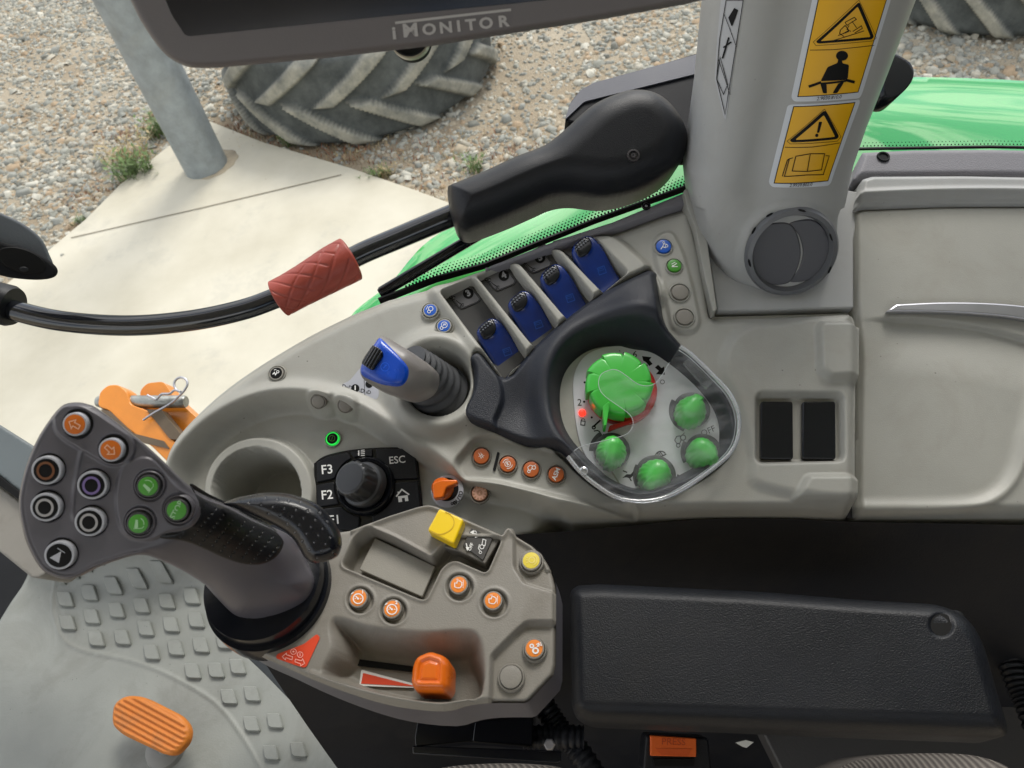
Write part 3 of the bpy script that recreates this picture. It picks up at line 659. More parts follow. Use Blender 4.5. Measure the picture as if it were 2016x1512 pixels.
wellp = smooth([(352, 1130), (338, 1020), (345, 930), (375, 880), (425, 835), (490, 800), (560, 785), (640, 792), (700, 812), (755, 845), (810, 885), (850, 905), (905, 945), (960, 965), (1060, 990), (1120, 1060), (1000, 1250), (600, 1260)], 6)
trayp = rnd([(893, 912), (935, 862), (975, 856), (1080, 880), (1190, 905), (1262, 1018), (1100, 978), (980, 948), (912, 942)], 16)
swell = smooth([(1720, 640), (1530, 637), (1465, 648), (1430, 685), (1424, 735), (1444, 780), (1462, 830), (1480, 900), (1500, 960), (1720, 960)], 6)
rec2 = rnd([(1488, 778), (1655, 780), (1657, 908), (1488, 912)], 14)
wedge1 = rnd([(1604, 652), (1612, 643), (1720, 643), (1720, 745), (1625, 752), (1608, 735)], 10)
wedge2 = rnd([(1560, 985), (1585, 941), (1720, 940), (1720, 988)], 8)
padp = rnd([(1283, 480), (1300, 460), (1325, 458), (1345, 500), (1362, 560), (1378, 635), (1370, 652), (1345, 657), (1322, 648), (1312, 600), (1296, 540)], 14)
rim = dict(x=862, y=757)
cup = (500, 960)
def con_h(X, Y):
    D = sdf(X, Y, con)
    h = -9 * (1 - sstep(0, 34, D)) ** 2
    w = ins(X, Y, wellp, 34); h = h + 5 * np.exp(-(sdf(X, Y, wellp) + 16) ** 2 / 260.) * sstep(1000, 700, X) - 20 * w
    h = h + 7 * ins(X, Y, blockp, 22)
    for s in slots: h = h - 17 * ins(X, Y, s, 6)
    R = np.hypot(X - rim['x'], Y - rim['y']); h = h + 9 * np.exp(-((R - 84) / 20.) ** 2) - 20 * (1 - sstep(58, 66, R)) * 1.0
    h = h - 7 * ins(X, Y, trayp, 12) + 2.5 * np.exp(-((dline(X, Y, trayp[18:]) if 0 else np.abs(sdf(X, Y, trayp))) / 7.) ** 2) * sstep(925, 960, Y + (X - 900) * .12)
    h = h + 4.5 * ins(X, Y, swell, 26) * (1 - sstep(1690, 1720, X))
    h = h - 8 * ins(X, Y, rec2, 14)
    h = h + 7 * ins(X, Y, wedge1, 16) + 6 * ins(X, Y, wedge2, 16)
    h = h - 26 * sstep(985, 1035, Y) * sstep(1040, 1120, X)
    h = h + 3 * ins(X, Y, padp, 10)
    # cup holder ring and hole
    Rc = np.hypot((X - 497), (Y - 960) * 1.02); h = h + 9 * (1 - sstep(106, 118, Rc))
    R2 = np.hypot(X - 493, Y - 962); h = h - 70 * (1 - sstep(82, 90, R2))
    # small scoops for the two blank buttons
    for (a, b) in ((627, 790), (680, 798)):
        h = h + 3.5 * (1 - sstep(20, 32, np.hypot(X - a, (Y - b) * 1.5)))
    # parting grooves
    h = h - 1.6 * (1 - sstep(1.5, 4, np.abs(dline(X, Y, np.array([(1345, 376), (1362, 440), (1388, 540), (1398, 620), (1684, 611)])))))
    # seat of the dial unit
    h = h - 12 * ins(X, Y, dialbase, 10)
    return h
dialbase = smooth([(1262, 540), (1284, 538), (1303, 640), (1335, 682), (1395, 735), (1435, 790), (1448, 850), (1432, 900), (1360, 955), (1270, 983), (1205, 970), (1150, 935), (1090, 880), (1040, 872), (975, 848), (925, 820), (936, 770), (932, 715), (948, 700), (994, 745), (1050, 688), (1115, 632), (1184, 580)], 3)
SB.hf = None
SBC = SB.up(0, con_h)
relief('console_shell', SBC, con, beige, SC, step=2.5, skirt=45, sharp=None)

# raised two-tone rib between console and pillar
slab('trim_rib', SB, rnd([(1345, 374), (1364, 367), (1378, 408), (1392, 470), (1412, 610), (1404, 614), (1386, 540), (1368, 445), (1352, 405)], 5), 20, beige, SC, bev=2, h=9, seg=3)

# buttons on the console
def cb(x, y, r, *a, **k): return button(SC, SB, x, y, r, *a, **k)
cb(848, 613, 14.5, bluecap, IC['drop'], ringmat=beige, bez=beige, rot=20, h=1.0, label='blue button with white symbol, upper one left of the lever slots')
cb(875, 644, 14.5, bluecap, IC['spiral'], ringmat=beige, bez=beige, rot=10, h=3.5, label='blue button with white symbol, just above the blue joystick boot')
cb(546, 737, 14, ink, IC['wave'], bez=beige, ringmat=blank_m, label='black button with white symbol near the outer console edge')
b_ = cb(656, 865, 13.5, ink, [('c', 0, 0, .62, .1), ('l', [(-.1, -.4), (.15, .4)], .08)], h=-20, ringmat=greenring, im=greencap, label='black button with a lit green ring in the console well')
# button pad, top right
P2 = [(1306, 487, 14.5, bluecap, IC['loader'], 'blue round button with white loader symbol'), (1327, 525, 13.5, greencap, IC['line'], 'green round button with white symbol'), (1338, 577, 16, beige_dk, None, 'blank grey round button'), (1347, 626, 16, beige_dk, None, 'blank grey round button')]
for (x, y, r, c, ic, lb) in P2: button(SC, SB, x, y, r, c, ic, rot=15, bez=beige, h=3, label=lb, ch=2.2)
SBT = SB.up(0)
for (x, y, c, ic, rot, lb) in [(948, 899, orcap_dk, 'hash', 0, 'orange button with white symbol, leftmost of the tray'), (1000, 915, orcap_dk, 'brake', 20, 'orange button with ring symbol'), (1046, 925, orcap_dk, 'tractor', -10, 'orange button with tractor symbol')]:
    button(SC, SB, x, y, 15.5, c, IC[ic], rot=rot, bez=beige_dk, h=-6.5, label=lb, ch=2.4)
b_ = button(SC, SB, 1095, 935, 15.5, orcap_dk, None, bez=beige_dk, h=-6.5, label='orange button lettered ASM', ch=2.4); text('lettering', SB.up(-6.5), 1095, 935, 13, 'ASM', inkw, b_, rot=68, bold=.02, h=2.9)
button(SC, SB, 945, 972, 15.5, plastic('peach_button', (.52, .27, .17), .4, .1, 900, .05), IC['gear'], im=plastic('pale_peach', (.72, .42, .30), .5, 0, 900, 0), bez=beige_dk, h=-8.5, label='pale orange button with gear symbol', isz=.9)
slab('tray_divider', SB.up(-6.5), rnd([(979, 889), (984, 891), (975, 927), (970, 925)], 2), 1.5, blackm, SC, bev=.2, h=.8)
# blank buttons in scoops of the well wall
for (x, y, rr) in ((627, 790, -20), (680, 798, -28)):
    s = Surf((-.06, -.25, .95), x, y, -SB.one(x, y)[2] - .001)
    button(SC, s, x, y, 13, beige_dk, None, bez=beige_dk, ring=1.2, ch=1.6, bh=1.2, label='small blank oval button set in the well wall')
# stickers on the left of the blue joystick
o = slab('decal_sheet', SB, smooth([(674, 757), (690, 747), (720, 715), (745, 725), (745, 780), (728, 784), (700, 775), (676, 768)], 4), .15, lightgrey, SC, bev=0, h=.6)
icon('symbol', SB, 700, 765, 8, [('d', 0, 0, 1)], ink, o, h=.8); text('lettering', SB, 700, 765, 12, '1', inkw, o, rot=0, bold=.04, h=1.1)
icon('symbol', SB, 727, 757, 8, [('d', 0, 0, .9)], ink, o, h=.8); icon('symbol', SB, 0, 0, 1, [('l', [(717, -742), (719, -780)], 1)], ink, o, h=.8)
text('lettering', SB, 684, 763, 11, 'Dı\u0131D', ink, o, rot=-12, h=.8); text('lettering', SB, 713, 770, 11, ':D', ink, o, rot=-12, h=.8); text('lettering', SB, 726, 773, 10, 'ıD', ink, o, rot=-12, h=.8)

# ---------- blue levers in their slots
def lever(dx, dy, num, lift, cx, cy, mirror, label):
    S0 = SB.up(7)
    t = o = relief('lever', SB.up(5, None), rnd(np.array([(941, 655), (947, 643), (966, 628), (978, 631), (999, 657), (1031, 701), (995, 733), (964, 693), (946, 665)]) + (dx, dy), 6), blue_dk, SC, step=2.2, skirt=9,
               sharp=None, label=label) if 0 else None
    P = rnd(np.array([(937, 656), (944, 643), (966, 626), (980, 629), (1004, 655), (1037, 701), (993, 739), (960, 695), (942, 668)]) + (dx, dy), 6)
    S = SB.up(0)
    ax = np.array([.58, .81])      # along the lever, towards its root
    def hf(X, Y):
        tt = (X - 960 - dx) * ax[0] + (Y - 645 - dy) * ax[1]
        D = sdf(X, Y, P); h = 2 + lift - 11 * sstep(5, 85, tt) - 1.6 * (1 - sstep(0, 5, D)) ** 2
        e = np.hypot((X - 962 - dx), (Y - 650 - dy)); h = h + 1.2 * (1 - sstep(14, 18, e))
        return h
    S.hf = hf
    o = relief('lever', S, P, blue_dk, SC, step=2, skirt=9, sharp=None, label=label)
    kp = smooth(np.array([(944, 650), (950, 642), (965, 631), (973, 634), (977, 650), (968, 664), (952, 668)]) + (dx, dy), 4)
    relief('thumb_pad', S.up(.7, hf), kp, blackg, o, step=2, skirt=1, sharp=None)
    vv = []
    for r_ in range(2):
        for k in range(6):
            x = 945 + dx + k * 4.6 + r_ * 2.2; y = 651 + dy - k * 3.7 + r_ * 5
            vv.append(('d', x, -y, 1.7))
    icon('knurling', S.up(1.8, hf), 0, 0, 1, vv, plastic('knurl', (.10, .11, .13), .25, 0, 900, 0) if 'knurl' not in MATS else MATS['knurl'], o, h=0)
    icon('mould_mark', S.up(.3, hf), 1000 + dx, 690 + dy, 14, [('p', [(-.5, -.35), (.5, .05), (.15, .8), (-.8, .4)], .09), ('p', [(-.55, .1), (.1, .35), (0, .55), (-.65, .3)], .06)], plastic('blue_line', (.01, .09, .42), .3, 0, 900, 0) if 'blue_line' not in MATS else MATS['blue_line'], o, h=0)
    # number plate
    q = rnd(np.array([(883, 580), (925, 561), (946, 588), (943, 594), (909, 608), (903, 605)]) + (cx, cy), 5)
    SP = SB.up(-6.6)
    pl = slab('number_plate', SP, q, .8, plastic('plate_grey', (.12, .117, .12), .35, .1, 900, .03) if 'plate_grey' not in MATS else MATS['plate_grey'], SC, bev=.3, h=0)
    icon('plate_outline', SP, 0, 0, 1, [('p', [(x, -y) for x, y in (q - q.mean(0)) * .93 + q.mean(0)], .8)], ink, pl, h=.3)
    icon('number_disc', SP, 922 + cx, 578 + cy, 10.5, [('d', 0, 0, 1)], ink, pl, h=.35)
    text('lettering', SP, 922 + cx, 578 + cy, 17, num, plastic('plate_num', (.30, .30, .31), .4, 0, 900, 0) if 'plate_num' not in MATS else MATS['plate_num'], pl, rot=28, bold=.05, h=.7)
    icon('symbol', SP, 898 + cx, 593 + cy, 12, [('a', -.8, .75, .25, 20, 320, .12), ('a', -.3, .55, .25, 20, 320, .12), ('l', [(-.65, .35), (-.5, .1)], .1), ('l', [(-.05, .15), (.35, -.25)], .1), ('l', [(.35, -.25), (.8, -.6)], .12), ('a', 1.0, -.75, .2, 20, 320, .1), ('l', [(.6, -.75), (.7, -1.1)], .1)], ink, pl, h=.3, rot=6)
for k, s in enumerate(slots):   # dark slot floors
    slab('slot_liner', SB.up(-7.5), s, .8, slotgrey, SC, bev=0)
lever(0, 0, '3', 0, 0, 0, False, 'blue lever in the slot numbered 3')
lever(62, -53, '4', 1, 70, -35, False, 'blue lever in the slot numbered 4')
lever(125, -104, '5', 2, 141, -70, False, 'blue lever in the slot numbered 5')
lever(187, -154, '6', 6, 214, -94, False, 'blue lever pushed forward over the plate numbered 6')

# ---------- small blue joystick with bellows
t = thing('boom_joystick', SB.one(858, 762), 'small joystick with a bright blue thumb face on a grey bellows, in the console', 'joystick')
SJ0 = SB.up(0)
c0 = SB.one(858, 764, -9); c1 = SB.one(824, 742, 34); P = []; Rr = []
u_ = SB.px(860, 760); nb = 7
for k in range(nb * 6 + 1):
    f = k / (nb * 6); P.append(c0 + (c1 - c0) * f + SB.n * 0.004 * math.sin(f * 3.14)); rb = 61 - 30 * f ** .75; Rr.append((rb + 2.6 * math.cos(f * nb * 2 * math.pi) * (1 - .3 * f)) * u_)
tube('bellows', W(np.array(P)), Rr, rubber, t, n=56)
G = [(750, 665), (763, 665), (785, 678), (822, 701), (847, 719), (851, 738), (842, 762), (822, 778), (800, 784), (770, 776), (745, 766), (716, 747), (711, 730), (718, 712), (736, 684)]
gp = smooth(G, 5)
S1 = Surf((-.12, .2, .97), 770, 725, -SB.one(770, 725)[2] - .055)
def jh(X, Y):
    D = sdf(X, Y, gp); q = np.clip(D / 30., 0, 1); tt = ((X - 770) * .9 + (Y - 725) * .4)
    return 12 * np.sqrt(np.maximum(0, 1 - (1 - q) ** 2)) - 14 * sstep(20, 90, tt)
S1.hf = jh
relief('handle_body', S1, gp, plastic('joystick_taupe', (.21, .195, .185), .4, .1, 900, .05), t, step=2, skirt=10, sharp=None)
bp_ = smooth([(750, 667), (768, 681), (797, 711), (810, 731), (806, 753), (792, 765), (763, 763), (735, 753), (714, 741), (711, 729), (718, 712), (736, 684)], 5)
relief('thumb_face', S1.up(1.0, lambda X, Y: jh(X, Y) - 1.2 * (1 - sstep(0, 5, sdf(X, Y, bp_)))), bp_, blue, t, step=2, skirt=2.5, sharp=None)
rp_ = rnd([(739, 685), (760, 696), (766, 707), (746, 736), (740, 735), (718, 720), (723, 703)], 6)
def ridg(X, Y): return jh(X, Y) + 1.4 + .9 * np.abs(np.sin(((X - 740) * .86 + (Y - 710) * .5) / 2.1))
relief('rocker_switch', S1.up(1.6, ridg), rp_, blackg, t, step=1.5, skirt=3, sharp=None)
icon('symbol', S1.up(1.6, jh), 768, 730, 8, [('c', 0, 0, 1, .12), ('l', [(-.3, -.4), (.2, .5), (-.25, .35)], .14)], plastic('blue_mark', (.02, .14, .75), .3, 0, 900, 0), t, rot=-20, h=.2)

# ---------- black dial housing, dial face, knobs and clear cover
hl = smooth([(1262, 536), (1284, 533), (1295, 545), (1302, 600), (1309, 648), (1340, 680), (1395, 735), (1435, 790), (1450, 850), (1436, 898), (1362, 952), (1270, 985), (1200, 968), (1150, 932), (1115, 893), (1088, 878), (1038, 872), (975, 850), (914, 824), (931, 773), (934, 735), (924, 710), (946, 698), (994, 743), (1051, 684), (1115, 628), (1184, 577)], 4)
wl = smooth([(1083, 774), (1090, 725), (1115, 685), (1160, 655), (1220, 643), (1285, 655), (1335, 690), (1395, 745), (1432, 800), (1440, 855), (1425, 893), (1355, 940), (1270, 972), (1205, 955), (1160, 920), (1112, 868), (1090, 825)], 5)
kneer = smooth([(924, 712), (946, 698), (965, 722), (985, 755), (990, 790), (975, 832), (975, 848), (914, 824), (931, 773)], 4)
def dial_h(X, Y):
    D = sdf(X, Y, hl); w = sdf(X, Y, wl)
    h = 3 - 4 * (1 - sstep(0, 12, D)) ** 2
    h = h + 16 * np.exp(-((X - 1268) / 70.) ** 2 - ((Y - 610) / 55.) ** 2) * sstep(0, 20, D) + 7 * np.exp(-(w + 14) ** 2 / 500.) * sstep(1360, 1300, X)
    h = h + 5 * ins(X, Y, kneer, 8) - 5 * np.exp(-((X - 1030) / 45.) ** 2 - ((Y - 800) / 60.) ** 2)
    h = h - 20 * sstep(-6, 26, w) * 1.0
    return h
DU = thing('dial_unit', SB.one(1230, 800), 'black hooded dial unit with one large green dial and four small green knobs', 'dial unit')
SD = SB.up(2, dial_h)
relief('hood', SD, hl, blacktex, DU, step=2.5, skirt=16, sharp=None)
SF = SB.up(-11)
face = smooth([(1128, 769), (1136, 722), (1165, 692), (1219, 681), (1280, 692), (1330, 722), (1385, 768), (1420, 815), (1428, 855), (1412, 893), (1350, 940), (1278, 968), (1220, 955), (1170, 920), (1140, 865)], 6)
fo = slab('dial_face', SF, face, 2, dialw, DU, bev=.3, h=0)
# red ring and big dial
c_ = (1219, 770); fr = SF.frame(*c_); u_ = SF.px(*c_)
lathe('red_ring', SF.frame(1223, 773), [(68 * u_, 0), (68 * u_, .006), (64 * u_, .008), (50 * u_, .008)], redring, DU, n=64)
frk = SB.frame(1216, 766, -3, rot=0)
def scal(th, r, z):
    w_ = min(1, max(0, (r - 48 * u_) / (13 * u_)))
    k = (th * 9 / (2 * np.pi)) % 1.0
    return r * (1 - w_ * (.07 * (1 - sstep(0, .09, k)) + .08 * (1 - k)))
kn = lathe('large_dial', frk, [(66 * u_, -.002), (66 * u_, .012), (64.5 * u_, .014), (61 * u_, .0152), (54 * u_, .0156), (30 * u_, .016), (0, .0161)], green, DU, n=288, mod=scal, sharp=50)
slab('pointer', SB.up(13.5), rnd([(1186, 800), (1198, 790), (1201, 794), (1194, 838), (1189, 838)], 3), 16, green, kn, bev=.8)
slab('red_pointer', SB.up(-1), rnd([(1196, 850), (1200, 838), (1243, 826), (1244, 832), (1205, 846)], 3), 3, redring, DU, bev=.4)
def skn(x, y, r, rot, dial=True):
    f = SF.frame(x, y); u = SF.px(x, y); o, a, b, c = f
    f2 = (o, a, b, c)
    base = lathe('knob_skirt', f2, [(r * 1.28 * u, 0), (r * 1.28 * u, .0022), (r * 1.08 * u, .0028)], plastic('skirt_grey', (.055, .065, .06), .4, .1, 900, .1) if 'skirt_grey' not in MATS else MATS['skirt_grey'], DU, n=36)
    ff = SB.frame(x, y, 2, rot)
    def mod(th, rr, z):
        k = np.cos(th); s = np.abs(np.sin(th)); f_ = np.clip(z / .011, 0, 1)
        return rr * (1 - .42 * f_ * s ** 2) * (1 + .05 * (np.mod(np.floor(th * 16 / np.pi), 2) == 0) * (1 - f_)) + (k > .93) * rr * .15
    lathe('small_knob', ff, [(r * u, -.012), (r * u, -.002), (r * .97 * u, .003), (r * .9 * u, .007), (r * .7 * u, .0105), (r * .3 * u, .0115), (0, .0115)], green, base, n=96, mod=mod, sharp=60)
for x, y, r, rot in ((1361, 808, 28, 60), (1384, 890, 28, -50), (1290, 936, 31, -120), (1204, 888, 28, -100)): skn(x, y, r, rot)
# marks on the dial face
def ft(s, x, y, sz, **k): text('lettering', SF, x, y, sz, s, ink, fo, **k)
ft('6', 1250, 698, 19, rot=-5); ft('4', 1163, 726, 19, rot=5); ft('2', 1141, 793, 19, rot=0); ft('OFF', 1394, 849, 17, rot=24)
dots = [(1242, 703), (1170, 722), (1150, 791), (1203, 703), (1151, 753), (1165, 822), (1273, 720)]
icon('scale_dot', SF, 0, 0, 1, [('d', x, -y, 2.2) for x, y in dots], ink, fo)
icon('symbol', SF, 1275, 711, 11, [('f', [(-1, .9), (.7, .7), (.3, .2), (.9, -.5), (.3, -.9), (-.3, -.2), (-.8, .1)])], ink, fo); icon('symbol', SF, 1299, 728, 11, [('f', [(.9, -.9), (-.7, -.8), (-.2, -.2), (-.9, .4), (-.3, .9), (.3, .3), (.8, .6)])], ink, fo)
icon('symbol', SF, 1222, 700, 10, [('l', [(-.6, -.8), (.2, .3)], .35), ('l', [(-.3, 1), (-.1, .8)], .15), ('l', [(.5, .6), (1, .3)], .12)], ink, fo)
icon('symbol', SF, 1148, 831, 8, [('p', [(-.6, -.7), (.4, -.8), (.5, .2), (-.5, .3)], .22), ('a', 0, .35, .45, 0, 180, .18)], ink, fo)
icon('symbol', SF, 1175, 838, 12, [('l', [(-.6, -.2), (.6, .9)], .3), ('c', -.5, -.3, .25, .2), ('l', [(-.5, -.9), (.1, -.8), (.5, -1)], .18)], ink, fo); icon('symbol', SF, 1182, 864, 10, [('l', [(-.6, -.9), (.1, .6)], .35), ('l', [(.5, .9), (1, .8)], .15), ('l', [(.8, .3), (1.0, -.5)], .15)], ink, fo)
icon('symbol', SF, 1339, 868, 15, IC['tractor'], ink, fo, rot=10); icon('symbol', SF, 1300, 897, 12, [('a', 0, -.2, .9, 10, 170, .18), ('l', [(-1, -.2), (1, -.2)], .18), ('l', [(-.4, -.2), (-.2, .6)], .15), ('l', [(.4, -.2), (.2, .6)], .15), ('l', [(0, -.2), (0, .7)], .12)], ink, fo, rot=25)
icon('symbol', SF, 1237, 935, 12, [('f', [(-1, -.5), (-.3, .1), (.4, .1), (.9, .7), (.8, -.1), (.3, -.6), (-.3, -.4)]), ('l', [(-.9, .7), (-.2, .4)], .2), ('l', [(.2, -.5), (.5, -1)], .2)], ink, fo)
icon('symbol', SF, 1333, 942, 10, [('f', [(-.3, -.9), (.3, -.8), (.6, .4), (.1, .9), (-.2, 0)]), ('l', [(.9, .5), (1.2, .2)], .15)], ink, fo)
icon('symbol', SF, 1304, 752, 8, [('c', 0, 0, .5, .16)], ink, fo)
for (x, y, a0, a1) in ((1361, 808, 150, 250), (1384, 890, 150, 210), (1290, 936, 150, 210), (1204, 888, 120, 180)):
    icon('scale_arc', SF, x, y, 40, [('a', 0, 0, 1, a0, a1, .22)], plastic('scale_grey', (.07, .075, .08), .5, 0, 900, 0) if 'scale_grey' not in MATS else MATS['scale_grey'], fo)
led = SF.frame(1146, 813); lathe('red_lamp', led, [(7 * u_, 0), (6.4 * u_, .0015), (3 * u_, .002), (0, .0022)], redled, fo, n=24)
# clear cover
cov = np.concatenate([smooth([(1339, 682), (1363, 699), (1407, 742), (1437, 776), (1454, 816), (1453, 858), (1440, 888), (1415, 913), (1365, 950), (1316, 977), (1266, 987), (1216, 980), (1174, 955), (1142, 928), (1118, 899)], 4, False),
   smooth([(1130, 888), (1147, 878), (1192, 867), (1229, 857), (1243, 845), (1246, 828), (1234, 811), (1192, 781), (1179, 761), (1182, 739), (1199, 729), (1216, 729), (1236, 742), (1254, 755), (1273, 760), (1291, 754), (1303, 739), (1318, 714)], 4, False)])
CV = SB.up(16)
cvo = mk('clear_cover', CV.at(*cov[::-1].T), [list(range(len(cov)))], clearp, DU, smooth=False)
cvo['label'] = 'clear scratched plastic cover over the small knobs'
nO = 57
outer = cov[:nO]
tube('cover_edge', SB.up(14.5).at(*outer.T), 4.2 * u_, cleare, cvo, n=12)
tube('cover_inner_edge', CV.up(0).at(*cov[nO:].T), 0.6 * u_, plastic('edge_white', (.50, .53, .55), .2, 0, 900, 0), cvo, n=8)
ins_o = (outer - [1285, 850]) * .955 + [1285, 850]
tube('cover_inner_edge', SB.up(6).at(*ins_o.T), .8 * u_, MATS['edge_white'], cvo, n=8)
lathe('hinge_pin', SB.frame(1149, 929, 14), [(8 * u_, 0), (8 * u_, .003), (5 * u_, .0035), (5 * u_, .002), (0, .002)], cleare, cvo, n=24)
slab('hinge_block', CV, rnd([(1345, 712), (1358, 704), (1405, 752), (1392, 764)], 4), 5, clearp, cvo, bev=.6, h=-1.5)

# ---------- function key pad with rotary knob
KP = thing('key_pad', SB.one(725, 955, -18), 'black keypad with F1 F2 F3, ESC and home keys around a rotary knob', 'keypad')
SK = SB.up(-14)
slab('pad_body', SK, rnd(np.concatenate([smooth([(617, 912), (640, 896), (690, 885), (750, 880), (812, 880)], 4, False), np.array([(822, 900), (828, 960), (836, 1040), (700, 1060), (632, 1030), (618, 960)])]), 4), 6, blackg, KP, bev=1.2, h=-2)
def key(P, txt=None, tx=0, ty=0, sz=20, rot=5):
    k = slab('key', SK, rnd(P, 3), 3, blackp, KP, bev=.7, h=0)
    if txt: text('lettering', SK, tx, ty, sz, txt, inkw, k, rot=rot, bold=.012, h=.25)
    return k
def arcp(a0, a1, r=60, n=8):
    t = np.radians(np.linspace(a0, a1, n)); return [(717 + r * math.cos(q), 957 - r * math.sin(q)) for q in t]
key([(623, 910), (645, 899), (684, 890)] + arcp(115, 165) + [(623, 950)], 'F3', 644, 925, 25)
key([(623, 955)] + arcp(172, 215) + [(624, 998)], 'F2', 644, 975, 25)
key([(625, 1003)] + arcp(222, 262) + [(706, 1045), (630, 1038)], 'F1', 659, 1024, 25)
key([(689, 890), (733, 884)] + arcp(75, 110))
key([(740, 883), (808, 883), (818, 900), (823, 942)] + arcp(12, 66), 'ESC', 782, 906, 20)
kk = key([(823, 947), (827, 1000), (810, 1040), (736, 1040)] + arcp(-75, 6))
icon('symbol', SK, 793, 976, 13, [('f', [(-.75, -.9), (-.75, 0), (.75, 0), (.75, -.9), (.25, -.9), (.25, -.35), (-.2, -.35), (-.2, -.9)]), ('l', [(-1, .0), (0, .95), (1, .0)], .22), ('l', [(-.6, .7), (-.6, .4)], .2)], inkw, kk, h=.25, rot=8)
icon('symbol', SK, 712, 891, 7, [('l', [(-.8, .6), (-.8, -.9)], .35)] + [('l', [(-.2, q), (.9, q + .1)], .22) for q in (.6, .1, -.4, -.9)], inkw, KP, h=.3)
u_ = SK.px(717, 957)
fr = SK.frame(721, 957, 0); lathe('knob_collar', fr, [(58 * u_, -.002), (57 * u_, .003), (53 * u_, .005), (47 * u_, .004), (45 * u_, .001)], blackg, KP, n=64)
o, a, b, c = fr; tilt = W(SK.one(704, 953, 20)) - W(SK.one(721, 957, 0)); c2 = tilt / np.linalg.norm(tilt)
a2 = a - c2 * a.dot(c2); a2 /= np.linalg.norm(a2); b2 = np.cross(c2, a2)
kb = lathe('rotary_knob', (o, a2, b2, c2), [(46 * u_, .0), (45 * u_, .006), (43 * u_, .007), (38 * u_, .0075), (36 * u_, .012), (35 * u_, .0195), (32 * u_, .0215), (28 * u_, .022)], plastic('knob_dark', (.045, .047, .05), .32, .05, 900, .05), KP, n=96, mod=lambda th, r, z: r * (1 + (.03 * np.sign(np.sin(th * 16)) if .01 < z < .02 else 0)))
lathe('knob_cap', (o, a2, b2, c2), [(29 * u_, .0212), (28 * u_, .0222), (15 * u_, .0225), (0, .0226)], plastic('knob_top', (.03, .032, .036), .5, .3, 900, .05), kb, n=48)

# small orange rotary switch with white scale
RS = thing('rotary_switch', SB.one(880, 964, -14), 'small orange rotary switch on a white scale lettered AUTO', 'switch')
SR = SB.up(-8.5); u_ = SR.px(880, 964)
ro = lathe('scale_ring', SR.frame(881, 967), [(32 * u_, -.001), (32 * u_, .001), (30 * u_, .0015), (0, .0015)], lightgrey, RS, n=48)
lathe('scale_ring_dark', SR.frame(880, 964), [(24 * u_, .001), (23 * u_, .0022), (0, .0022)], ink, ro, n=40)
text('lettering', SR.up(1.6), 881, 967, 14, 'AUTO', ink, ro, rot=52 , h=.2, bold=.01) if 0 else None
for ch_, ang in zip('AUTO', (-58, -40, -23, -8)):
    q = math.radians(ang); text('lettering', SR.up(1.6), 881 + 27 * math.cos(q), 967 - 27 * math.sin(q), 11, ch_, ink, ro, rot=ang + 90, h=.2, bold=.01)
icon('symbol', SR.up(1.6), 893, 990, 5, [('c', -.6, -.3, .4, .3), ('c', .6, .1, .6, .3)], ink, ro, h=.2)
ok = lathe('switch_knob', SR.frame(873, 965, 0, rot=15), [(21 * u_, .002), (20 * u_, .009), (17 * u_, .011), (0, .0115)], orange, RS, n=48)
slab('switch_wing', SR.up(16), rnd([(851, 951), (868, 944), (900, 944), (900, 952), (878, 960), (872, 980), (853, 982)], 5), 8, orange, ok, bev=1.5, seg=3)

# black inserts, right end of console
for x0, x1 in ((1498, 1561), (1580, 1645)):
    slab('blank_plate', SB.up(1), rnd([(x0, 790), (x1, 790), (x1 + 1, 904), (x0, 903)], 6), 5, blackg, SC, bev=.8)
# ---------- armrest control panel
AP = thing('armrest_console', SA.one(850, 1220), 'taupe grey control panel on the armrest with orange buttons, throttle slider and yellow switch', 'control panel')
pan = np.concatenate([np.array([(430, 1100), (560, 1060), (672, 1043), (692, 1040), (767, 1012)], float), smooth([(821, 995), (846, 991), (866, 997)], 3, False),
    np.array([(987, 1050), (993, 1040), (999, 1036), (1008, 1037), (1014, 1046)]), smooth([(1047, 1066), (1069, 1088), (1085, 1116), (1094, 1149)], 4, False),
    np.array([(1093, 1305), (1088, 1325), (1040, 1376)]), smooth([(1030, 1380), (965, 1380), (921, 1385), (872, 1397), (780, 1388), (700, 1367), (613, 1335), (540, 1302), (469, 1270), (420, 1230), (400, 1170)], 3, False)])
R1_ = rnd([(676, 1113), (700, 1060), (728, 1042), (775, 1062), (850, 1102), (880, 1072), (905, 1060), (985, 1062), (957, 1126), (900, 1101), (883, 1104), (866, 1119), (838, 1178), (828, 1177)], 8)
R2_ = smooth([(652, 1232), (668, 1219), (732, 1237), (831, 1247), (915, 1243), (940, 1255), (949, 1290), (947, 1345), (935, 1370), (872, 1378), (790, 1370), (700, 1348), (640, 1325), (655, 1275)], 5)
T1_ = rnd([(1012, 1040), (1012, 1114), (1032, 1146), (1110, 1170), (1160, 1100), (1080, 1020)], 6)
T2_ = rnd([(1120, 1223), (1037, 1224), (1016, 1242), (968, 1290), (964, 1400), (1120, 1400)], 8)
railc = smooth([(613, 1328), (660, 1345), (730, 1365), (800, 1379), (872, 1388), (921, 1376)], 6, False)
wells = [(709, 1182, 25), (775, 1203, 25), (905, 1156, 26), (973, 1188, 26)]
